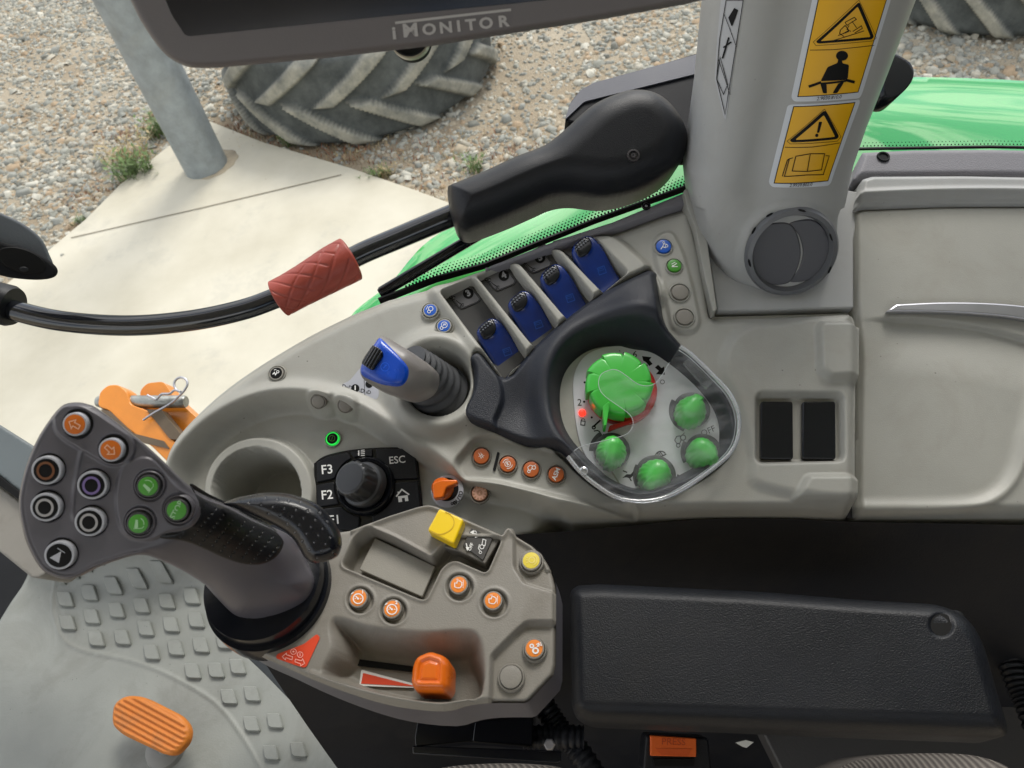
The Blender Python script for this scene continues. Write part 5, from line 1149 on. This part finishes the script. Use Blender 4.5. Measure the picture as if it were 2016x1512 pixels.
pic([('p', sub([(1441, 0), (1471, 0), (1434, -230), (1421, -160), (1428, -80)], 6), 1.2), ('l', sub([(1425, -120), (1444, -190)], 3, False), 1), ('l', sub([(1437, -28), (1457, -94)], 3, False), 1), ('p', sub([(1428, -115), (1421, -160), (1432, -190), (1440, -170)], 3), 1.2), ('l', sub([(1432, -118), (1444, -75)], 3, False), 3), ('l', sub([(1434, -96), (1448, -84)], 3, False), 3)], s3, h=.1)
fill([(1455, 15), (1462, 20), (1450, 55), (1444, 35)], s3, ink, .7)
# vent
u_ = .545 / F
vf = list(PSF.frame(1557, 496, 1.0, rot=35)); v = lathe('air_vent', tuple(vf), [(91 * u_, -.012), (91 * u_, .001), (86 * u_, .0045), (78 * u_, .0055), (74 * u_, .001), (73 * u_, -.012), (0, -.012)], ventring, CP, n=96)
SV = PSF.up(1.0)
lathe('vent_core', tuple(PSF.frame(1557, 496, 0)), [(73 * u_, -.007), (72 * u_, -.0055), (0, -.0055)], blackm, v, n=64)
lp = np.array([p for p in smooth([(1480, 500), (1487, 465), (1510, 443), (1552, 440), (1570, 462), (1577, 497), (1570, 530), (1553, 557), (1517, 560), (1490, 540)], 5)])
slab('vent_flap', SV.up(0), lp, 4, ventgrey, v, bev=1.0, h=0, seg=3)
rp2 = smooth([(1552, 440), (1597, 433), (1625, 453), (1635, 490), (1625, 525), (1597, 550), (1553, 556), (1572, 530), (1581, 497), (1572, 462)], 5)
slab('vent_flap', SV.up(-1), rp2, 3, ventgrey, v, bev=1.0, h=0, seg=3)
for a_ in (75, 120, 150, 195, 20, -25):
    q = math.radians(a_); icon('grip_notch', SV.up(5.2), 1557 + 84 * math.cos(q), 496 - 84 * math.sin(q), 9, [('f', [(-1, 0), (-.5, .28), (.5, .28), (1, 0), (.5, -.2), (-.5, -.2)])], ink, v, rot=a_ - 90, h=0)
slab('side_plug', PSF.up(-30), circ(1384, 306, 5, 20, 22, rot=0), 3, plastic('plug_green', (.04, .05, .04), .5, 0, 900, 0), CP, bev=.5)

# ---------- storage box at the right
ST_ = Surf((-.03, .30, .95), 1850, 700, .545)
box = rnd([(1684, 412), (1700, 404), (1850, 398), (2700, 396), (2700, 1044), (1700, 1025), (1692, 1015), (1694, 900), (1697, 700), (1688, 600)], 6)
ctr = smooth([(1700, 990), (1860, 988), (1940, 975), (1985, 935), (2010, 860), (2040, 700), (2040, 300), (1500, 300), (1500, 990)], 5)
wingp = smooth([(1700, 623), (1800, 621), (1900, 632), (1990, 650), (2120, 690)], 5, False)
def box_h(X, Y):
    D = sdf(X, Y, box); h = -6 * (1 - sstep(0, 14, D)) ** 2 - 2.5 * ins(X, Y, ctr, 34) + 2 * np.exp(-((sdf(X, Y, ctr) + 14) / 10.) ** 2)
    wy = np.interp(X, wingp[:, 0], wingp[:, 1]); h = h - 5 * sstep(0, 8, Y - wy) * (1 - sstep(10, 120, Y - wy)) * sstep(1690, 1800, X)
    return h - 14 * sstep(990, 1035, Y)
BX = thing('storage_box', ST_.one(1850, 700), 'large beige storage compartment lid with a curved chrome strip at the right', 'storage box')
relief('box_lid', ST_.up(0, box_h), box, beige, BX, step=3, skirt=45, sharp=None)
slab('chrome_strip', ST_.up(3), np.concatenate([np.array([(1745, 613)]), smooth([(1765, 598), (1850, 594), (1940, 595), (2016, 601), (2110, 614), (2300, 655)], 6, False), smooth([(2300, 700), (2110, 648), (2016, 628), (1940, 619), (1850, 614), (1760, 613)], 6, False)]), 6, chrome, BX, bev=1.6, h=0, seg=3)
lip = rnd([(1700, 350), (1720, 344), (1900, 343), (2100, 347), (2700, 352), (2700, 397), (1900, 397), (1700, 404), (1686, 408)], 4)
o = relief('box_lip', ST_.up(2, lambda X, Y: 5 * np.exp(-((Y - (378 + .02 * (1850 - X) + .00012 * (X - 1850) ** 2)) / 7.) ** 2) - 3 * (1 - sstep(0, 8, sdf(X, Y, lip)))), lip, pillar_m, BX, step=2.5, skirt=30, sharp=None)
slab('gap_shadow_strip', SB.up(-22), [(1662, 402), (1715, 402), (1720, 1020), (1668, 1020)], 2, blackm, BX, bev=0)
# trim strips along the window
TS = Surf((-.03, .45, .89), 1850, 320, .60)
TR = relief('window_trim', TS.up(0, lambda X, Y: -3 * (1 - sstep(0, 10, sdf(X, Y, tsp)))), tsp := np.array([(1700, 296), (1800, 291), (1950, 290), (2120, 293), (2700, 302), (2700, 352), (1900, 345), (1705, 347), (1680, 352)], float), lilac, None, step=3, skirt=30, sharp=None)
tag(TR, 'purple grey textured window trim with a dark screw hole, behind the storage box', 'trim strip')
lathe('screw_hole', TS.frame(1739, 309, .5), [(14 * u_, 0), (13 * u_, .0012), (10 * u_, .001), (9.5 * u_, -.004), (0, -.004)], blackm, TR, n=32)
TL = relief('window_trim', SB.up(2), np.array([(940, 534), (1101, 472), (1206, 438), (1347, 380), (1351, 400), (1310, 412), (1206, 451), (1101, 483), (980, 525)], float), lilac, None, step=3, skirt=30, sharp=None)
tag(TL, 'thin purple grey trim strip with a black screw along the top of the console', 'trim strip')
sc = lathe('trim_screw', SB.frame(1272, 406, 2.2), [(10 * u_, 0), (9.5 * u_, .0014), (7 * u_, .0018), (5 * u_, .0016), (4.5 * u_, .0004), (0, .0004)], blackg, TL, n=28); lathe('screw_socket', SB.frame(1272, 406, 2.8), [(3.4 * u_, 0), (3 * u_, .0007), (1.8 * u_, .0007), (1.5 * u_, .0), (0, 0)], chrome, sc, n=6)

# ---------- windows with seal and dotted band
def pane(name, pA, dA, pB, dB, label, hgt, seal, dots, rows, ext=0.0):
    r = lambda p, d: np.array([(p[0] - CX) / F, -(p[1] - CY) / F, -1.0]) * d
    A, B = r(pA, dA), r(pB, dB); n = np.cross(UPC, B - A); n /= np.linalg.norm(n)
    if n[2] < 0: n = -n
    t = thing(name, A, label, 'window')
    A2 = A - (B - A) * ext
    V = np.array([A2 - UPC * .4, B - UPC * .03, B + UPC * hgt, A2 + UPC * hgt]); V = np.concatenate([V, V - n * .004])
    mk('glass_pane', W(V[:4]), [[0, 1, 2, 3]], glass, t, smooth=False)
    S = Surf(n, *pA, dA); S = S.up(1.5)
    if seal is not None: slab('rubber_seal', S, seal, 3, ink, t, bev=.6)
    it = []
    L_ = np.array(dots, float); seg = np.r_[0, np.cumsum(np.hypot(*np.diff(L_, axis=0).T))]
    for j, (off, rad) in enumerate(rows):
        s = (j % 2) * 3.6
        while s < seg[-1]:
            x = np.interp(s, seg, L_[:, 0]); y = np.interp(s, seg, L_[:, 1]); k = min(np.searchsorted(seg, s), len(L_) - 1); e = L_[k] - L_[k - 1] if k else L_[1] - L_[0]; e = e / np.linalg.norm(e)
            x += e[1] * off; y -= e[0] * off
            t8 = np.arange(6) / 6 * 2 * np.pi; it.append(('f', [(x + rad * math.cos(q), -y + rad * math.sin(q)) for q in t8])); s += 7.2
    V = []; Fa = []
    for q in it:
        P_ = np.array(q[1]); b0 = len(V); V += list(P_); Fa.append(list(range(b0, b0 + 6)))
    V = np.array(V); mk('dotted_band', S.at(V[:, 0], -V[:, 1], .3), Fa, ink, t, smooth=False)
pane('side_window', (740, 596), .63, (1385, 352), .70, 'side window glass with a black dotted lower edge along the console', 1.3,
     [(745, 590), (860, 546), (955, 520), (1067, 474), (1171, 433), (1350, 367), (1385, 352), (1385, 362), (1350, 378), (1171, 442), (1067, 484), (955, 530), (860, 557), (750, 600)],
     [(800, 566), (860, 543), (955, 517), (1067, 471), (1171, 430), (1350, 364), (1385, 350)], [(3, 2.3), (8, 2.0), (13, 1.6), (18, 1.1)], ext=4.0)
pane('rear_window', (1690, 296), .66, (2700, 296), .66, 'rear side window glass behind the storage box, in front of the mudguard', 1.3,
     [(1690, 293), (1950, 289), (2120, 292), (2700, 300), (2700, 304), (2120, 296), (1950, 293), (1690, 297)], [(1700, 291), (1950, 287), (2110, 290), (2690, 298)], [(4, 1.6), (10, 1.1)])

# ---------- front sill at the left
FS_ = Surf((.0, .35, .94), 40, 960, .85)
gs_ = relief('front_sill', FS_, rnd([(-160, 850), (0, 958), (45, 992), (110, 1030), (130, 1080), (100, 1120), (80, 1136), (64, 1138), (0, 1086), (-160, 960)], 5), beige_dk, None, step=4, skirt=60, sharp=None)
tag(gs_, 'pale grey front window sill at the left edge behind the joystick head', 'sill')
gb = relief('window_frame', FS_.up(6), rnd([(-160, 740), (0, 838), (70, 882), (140, 930), (140, 1010), (48, 975), (0, 936), (-160, 830)], 4), plastic('frame_grey', (.115, .135, .14), .4, .1, 900, .08), None, step=4, skirt=10, sharp=None)
tag(gb, 'slate grey front window frame band at the left edge', 'window frame')
slab('rubber_seal', FS_.up(8), [(-160, 830), (0, 938), (48, 975), (140, 1012), (140, 1030), (45, 990), (0, 957), (-160, 848)], 6, ink, gb, bev=.5)

# ---------- grab rail with red sleeve and black housing
GSU = Surf((0, .1, 1), 450, 600, .60)
GR_ = thing('grab_rail', GSU.one(700, 520), 'curved black grab rail with a red rubber sleeve, ending in a black plastic housing', 'grab rail')
rl = smooth([(-60, 585), (20, 609), (120, 632), (250, 641), (370, 632), (470, 612), (540, 588), (630, 548), (700, 505), (790, 466), (900, 420), (960, 395)], 8, False)
Q = GSU.cam(rl[:, 0], rl[:, 1]); dz = sstep(600, 900, rl[:, 0]) * .03; Q = Q * (1 + dz)[:, None]
tube('rail_tube', W(Q), [20.5 * .60 / F * (1.0 + .12 * float(sstep(540, 900, x))) for x in rl[:, 0]], plastic('rail_black', (.008, .009, .012), .14, .03, 300, .1, coat=.6), GR_, n=40)
sl = smooth([(545, 590), (575, 574), (620, 549), (660, 526), (695, 508)], 16, False); Qs = GSU.cam(sl[:, 0], sl[:, 1]); Qs = Qs * (1 + sstep(600, 900, sl[:, 0]) * .03)[:, None]
n_s = len(sl); tt_ = np.linspace(0, 1, n_s); Rs = (38 + 7 * sstep(.2, .9, tt_)) * .6 / F; Rs[0] *= .62; Rs[1] *= .82; Rs[2] *= .93; Rs[-1] *= .66; Rs[-2] *= .86; Rs[-3] *= .95
def sleeve_mod(t_, th, r):
    g_ = 0
    for s_, ph_ in ((1.9, 0), (-2.2, 1.0)):
        w_ = np.mod((th + t_ * s_ * 2.2 + ph_) / (2 * np.pi) * 7, 1.0); g_ = np.maximum(g_, np.exp(-((w_ - .5) / .07) ** 2) * (np.sin(th * 1.0 + ph_ * 2 + t_ * 3) > -.1))
    return r * (1 - .045 * g_ * (.06 < t_ < .9))
n2 = 90; sl2 = np.stack([np.interp(np.linspace(0, 1, n2), tt_, W(Qs)[:, k]) for k in range(3)], 1); Rs2 = np.interp(np.linspace(0, 1, n2), tt_, Rs)
tube('rubber_sleeve', sl2, Rs2, redrub, GR_, n=180, mod=sleeve_mod, sharp=None)
# left collar
cl_ = smooth([(-60, 580), (-20, 592), (27, 604)], 4, False); tube('end_collar', GSU.at(*cl_.T), [41 * .6 / F] * (len(cl_) - 1) + [37 * .6 / F], blackp, GR_, n=40)
# right housing
hs = smooth([(879, 363), (893, 358), (950, 335), (1015, 305), (1067, 285), (1100, 262), (1136, 229), (1165, 205), (1200, 187), (1245, 174), (1290, 180), (1325, 205), (1350, 243), (1356, 275), (1345, 312), (1310, 347), (1250, 375), (1190, 386), (1130, 380), (1090, 385), (1050, 402), (1000, 424), (940, 447), (914, 453), (894, 441), (882, 400)], 5)
HSU = Surf((.0, .05, 1), 1150, 320, .585)
def hsh(X, Y):
    D = sdf(X, Y, hs); return 26 * np.sqrt(np.maximum(0, 1 - (1 - np.clip(D / 62., 0, 1)) ** 2)) - 8 - 3 * (1 - sstep(0, 5, X - 885))
hso = relief('end_housing', HSU.up(0, hsh), hs, blackp, GR_, step=2.5, skirt=34, sharp=None)
scz = HSU.frame(1247, 306, 18.3); lathe('housing_screw', scz, [(13 * .57 / F, -.001), (12.5 * .57 / F, .0006), (9 * .57 / F, .0008), (8.5 * .57 / F, -.0004), (0, -.0004)], plastic('screw_dark', (.03, .027, .03), .4, 0, 900, 0), hso, n=32)
lathe('screw_socket', HSU.frame(1247, 306, 18.3), [(6 * .57 / F, -.0002), (5.5 * .57 / F, .0005), (2.5 * .57 / F, .0005), (0, -.0003)], MATS['screw_dark'], hso, n=6)
# bracket behind it
HB = Surf((0, .35, .94), 1280, 200, .66)
slab('mounting_bracket', HB, rnd([(1112, 238), (1122, 200), (1142, 176), (1165, 165), (1410, 92), (1410, 276), (1350, 280)], 10), 34, plastic('bracket_black', (.006, .0065, .009), .5, .2, 600, .1, spec=.15), GR_, bev=3, h=0, seg=3)
slab('bracket_top', HB.up(2), rnd([(1122, 204), (1142, 178), (1168, 163), (1415, 95), (1415, 134), (1190, 190), (1150, 200), (1112, 236)], 6), 24, plastic('bracket_top_grey', (.075, .08, .105), .5, .3, 1200, .1), GR_, bev=2)
tube('rear_knuckle', HB.at(np.array([1780, 1792]), np.array([150, 140])), .012, blackm, GR_) if 0 else None
o = relief('mirror_arm_end', Surf((0, .1, 1), 1775, 140, .70), smooth([(1750, 110), (1785, 118), (1799, 140), (1792, 165), (1765, 190), (1740, 180)], 5), blackg, None, step=2.5, skirt=30, sharp=None)
tag(o, 'small black rounded bracket end peeking out right of the pillar', 'bracket')

# gas strut below
ga, gb_ = (748, 578), (988, 436)
SG = Surf((0, .1, 1), 870, 510, .64)
GT = thing('gas_strut', SG.one(870, 510), 'slim black gas strut between the rail and the console top edge', 'gas strut')
p = lambda x, y: SG.one(x, y)
tube('strut_cylinder', W(np.array([p(747, 578), p(752, 575), p(984, 437), p(988, 435)])), [8.5 * .64 / F, 11.5 * .64 / F, 11.5 * .64 / F, 9 * .64 / F], blackg, GT, n=32)
tube('strut_rod', W(np.array([p(984, 438), p(1030, 414)])), 8 * .64 / F, blackp, GT, n=24)
lathe('ball_joint', SG.frame(1028, 420, 5), [(0, -.012), (12 * .64 / F, -.009), (14 * .64 / F, 0), (10 * .64 / F, .005), (0, .006)], blackg, GT, n=32)

# black oval mirror head at the left edge
OM = thing('rearview_mirror', GSU.one(30, 480), 'black rounded mirror head cut by the left edge of the photo', 'mirror')
SO = Surf((.55, -.12, .82), 30, 490, .55)
slab('mirror_shell', SO.up(-4), smooth([(-90, 380), (-30, 405), (0, 418), (45, 440), (80, 468), (97, 500), (103, 525), (60, 520), (-90, 500)], 5), 30, plastic('mirror_grey', (.10, .112, .125), .45, .4, 500, .08), OM, bev=4, seg=4)
ob = slab('mirror_underside', SO.up(4), smooth([(-90, 440), (0, 474), (60, 492), (100, 515), (114, 532), (106, 546), (75, 551), (30, 548), (0, 542), (-90, 520)], 5), 12, blackm, OM, bev=2.5, seg=3)
slab('lens_recess', SO.up(5.2), circ(42, 513, 50, 40, 23, rot=-18), 3, ink, ob, bev=.6)
slab('lens_knob', SO.up(6), circ(47, 530, 9, 24, 5, rot=-5), 2, blackp, ob, bev=.5)

# ---------- monitor at the top
MS = Surf((.05, -.48, .87), 700, 60, .29)
MO = thing('monitor', MS.one(760, 20), 'dark screen with a grey bezel lettered iMonitor, hanging at the top', 'monitor')
mb = np.concatenate([np.array([(225, -80), (246, -5)]), smooth([(268, 40), (300, 88), (330, 118), (372, 135), (430, 135)], 5, False), np.array([(650, 115), (851, 92), (1011, 67), (1171, 42), (1350, 10), (1425, -8), (1480, -80)])])
relief('bezel', MS.up(0, lambda X, Y: -4 * (1 - sstep(0, 16, sdf(X, Y, mb))) ** 2), mb, monbez, MO, step=4, skirt=22, sharp=None)
sc_ = slab('screen', MS.up(.4), rnd([(300, -80), (322, -8), (338, 30), (366, 72), (640, 44), (1000, 8), (1150, -8), (1250, -30), (1300, -80)], 10), 2, screen_m, MO, bev=.5)
text('lettering', MS.up(.3), 893, 57, 35, 'M', inkgrey, MO, rot=7, bold=.03) if 0 else None
lt = plastic('bezel_lettering', (.42, .41, .41), .5, 0, 900, 0)
tx = 'iMONITOR'; xs = [776, 808, 845, 878, 903, 927, 957, 991]; sz = [34, 36, 30, 30, 30, 30, 30, 30]
for ch_, x, s_ in zip(tx, xs, sz):
    text('lettering', MS.up(.3), x, 66 - (x - 776) * .108 - (2 if ch_ == 'M' else 0) + (0), s_, ch_, lt, MO, rot=6, bold=.035, sx=1.12)
icon('lettering_bar', MS.up(.3), 0, 0, 1, [('l', [(778, -45), (1006, -19)], 5)], lt, MO, h=.1)
SN = Surf((0, -.2, .98), 808, 95, .36)
lathe('adjuster_knob', SN.frame(806, 72), [(40 * .36 / F, -.01), (40 * .36 / F, 0), (37 * .36 / F, .0015), (35 * .36 / F, .001), (34 * .36 / F, -.002), (0, -.004)], blackm, MO, n=48)
lathe('adjuster_rim', SN.frame(806, 72), [(40.5 * .36 / F, -.004), (41 * .36 / F, .0015), (38.5 * .36 / F, .002), (38.3 * .36 / F, -.007)], plastic('rim_tan', (.3, .27, .2), .4, 0, 900, 0), MO, n=48)

# ---------- seat parts along the bottom edge
SS = Surf(UPC * .9 + np.array([0, 0, .3]), 960, 1460, .60)
BR = thing('seat_bracket', SS.one(960, 1460), 'glossy black metal seat bracket with a zinc bolt below the control panel', 'bracket')
slab('bracket_block', SS.up(6), rnd([(826, 1395), (1050, 1395), (1048, 1470), (920, 1460), (818, 1470), (816, 1452)], 3), 30, blackg, BR, bev=1)
slab('bracket_plate', SS.up(8), rnd([(935, 1420), (1048, 1412), (1048, 1468), (930, 1460)], 3), 4, blackg, BR, bev=.8)
slab('bracket_ledge', SS.up(12), rnd([(812, 1468), (1105, 1478), (1104, 1500), (1098, 1502), (812, 1484)], 3), 8, blackg, BR, bev=1)
lathe('bolt', SS.frame(1082, 1466, 14), [(11 * .6 / F, -.004), (11 * .6 / F, .002), (9 * .6 / F, .003), (0, .003)], chrome, BR, n=6)
def hose(pts, S, r, lab):
    q = smooth(pts, 26, False); P_ = S.at(q[:, 0], q[:, 1]); k = np.arange(len(q))
    o = tube('corrugated_hose', P_, [r * (1 + .09 * math.sin(i * 1.25)) for i in k], blackp, None, n=24); tag(o, lab, 'hose')
hose([(1050, 1350), (1078, 1400), (1108, 1445), (1140, 1480), (1180, 1540)], SS.up(-20), .0095, 'black corrugated hose running down right of the control panel')
hose([(1030, 1452), (1085, 1450), (1150, 1452)], SS.up(-14), .009, 'short black corrugated hose behind the seat bracket')
hose([(1955, 1240), (1985, 1290), (2008, 1350), (2030, 1400), (2060, 1480)], Surf(UPC, 1990, 1300, .62), .010, 'black corrugated hose at the right edge behind the armrest')
BU = thing('belt_buckle', SS.one(1330, 1480), 'seat belt buckle with an orange release button lettered PRESS', 'belt buckle')
SU = Surf((0, .35, .94), 1330, 1475, .50)
slab('buckle_body', SU, rnd([(1272, 1446), (1395, 1452), (1402, 1520), (1266, 1520)], 8), 22, blackp, BU, bev=2, seg=3)
rb_ = slab('release_button', SU.up(3), rnd([(1281, 1448), (1371, 1454), (1371, 1490), (1281, 1488)], 2), 5, redor := plastic('buckle_orange', (.80, .13, .012), .4, .1, 900, .04), BU, bev=.8)
text('lettering', SU.up(3.2), 1326, 1461, 19, 'PRESS', plastic('buckle_letter', (.50, .06, .006), .5, 0, 900, 0), rb_, rot=-1.5, h=.1, bold=.0)
slab('button_hollow', SU.up(3.3), [(1290, 1473), (1362, 1474), (1355, 1489), (1302, 1487)], .3, plastic('buckle_orange_lip', (.70, .10, .01), .4, .1, 900, .04), rb_, bev=0)
slab('tongue_slot', SU.up(2), rnd([(1287, 1494), (1368, 1494), (1366, 1508), (1289, 1508)], 2), 2, ink, BU, bev=0)
# seat cushion
def fabric():
    m, nt, b = nodes('seat_fabric'); N, L = nt.nodes, nt.links; tc = N.new('ShaderNodeTexCoord'); w = N.new('ShaderNodeTexWave'); w.inputs['Scale'].default_value = 180; w.bands_direction = 'DIAGONAL'; L.new(tc.outputs['Object'], w.inputs[0])
    r = N.new('ShaderNodeValToRGB'); r.color_ramp.elements[0].color = (.09, .08, .075, 1); r.color_ramp.elements[1].color = (.24, .22, .20, 1); L.new(w.outputs[0], r.inputs[0]); L.new(r.outputs[0], b.inputs['Base Color']); b.inputs['Roughness'].default_value = .9
    bp = N.new('ShaderNodeBump'); bp.inputs['Distance'].default_value = .001; L.new(w.outputs[0], bp.inputs['Height']); L.new(bp.outputs[0], b.inputs['Normal']); return m
fab = fabric()
SE = Surf(UPC * .8 + np.array([0, 0, .4]), 1800, 1500, .52)
cush = smooth([(1640, 1530), (1680, 1500), (1750, 1487), (1850, 1483), (1930, 1490), (1990, 1515), (2010, 1560), (1800, 1700), (1640, 1620)], 5)
o = relief('seat_cushion', SE.up(0, lambda X, Y: 18 * sstep(0, 40, sdf(X, Y, cush))), cush, fab, None, step=3, skirt=60, sharp=None); tag(o, 'patterned taupe seat cushion edge at the bottom right corner', 'seat cushion')
c2_ = smooth([(830, 1530), (870, 1512), (950, 1504), (1050, 1506), (1110, 1518), (1130, 1560), (980, 1650), (820, 1600)], 5)
o = relief('seat_cushion', Surf(UPC * .8 + np.array([0, 0, .4]), 960, 1510, .50).up(0, lambda X, Y: 14 * sstep(0, 40, sdf(X, Y, c2_))), c2_, fab, None, step=3, skirt=60, sharp=None); tag(o, 'patterned grey seat cushion edge at the bottom, below the seat bracket', 'seat cushion')
SBk = Surf(UPC * .6 + np.array([0, 0, .5]), 1990, 1400, .66)
o = slab('seat_frame_cover', SBk, rnd([(1930, 1225), (2120, 1260), (2120, 1640), (1600, 1640), (1500, 1440), (1950, 1440), (1962, 1360)], 12), 30, plastic('seat_cover_grey', (.06, .057, .055), .6, .4, 500, .08), None, bev=4); tag(o, 'dark grey brown seat side cover behind the armrest', 'seat cover')
o = slab('paper_tag', Surf(UPC, 1460, 1470, .56), [(1448, 1462), (1468, 1457), (1484, 1461), (1470, 1472), (1462, 1470)], .4, plastic('paper', (.55, .55, .50), .8, 0, 900, .1), None, bev=0); tag(o, 'small white crumpled tag between buckle and armrest', 'tag')
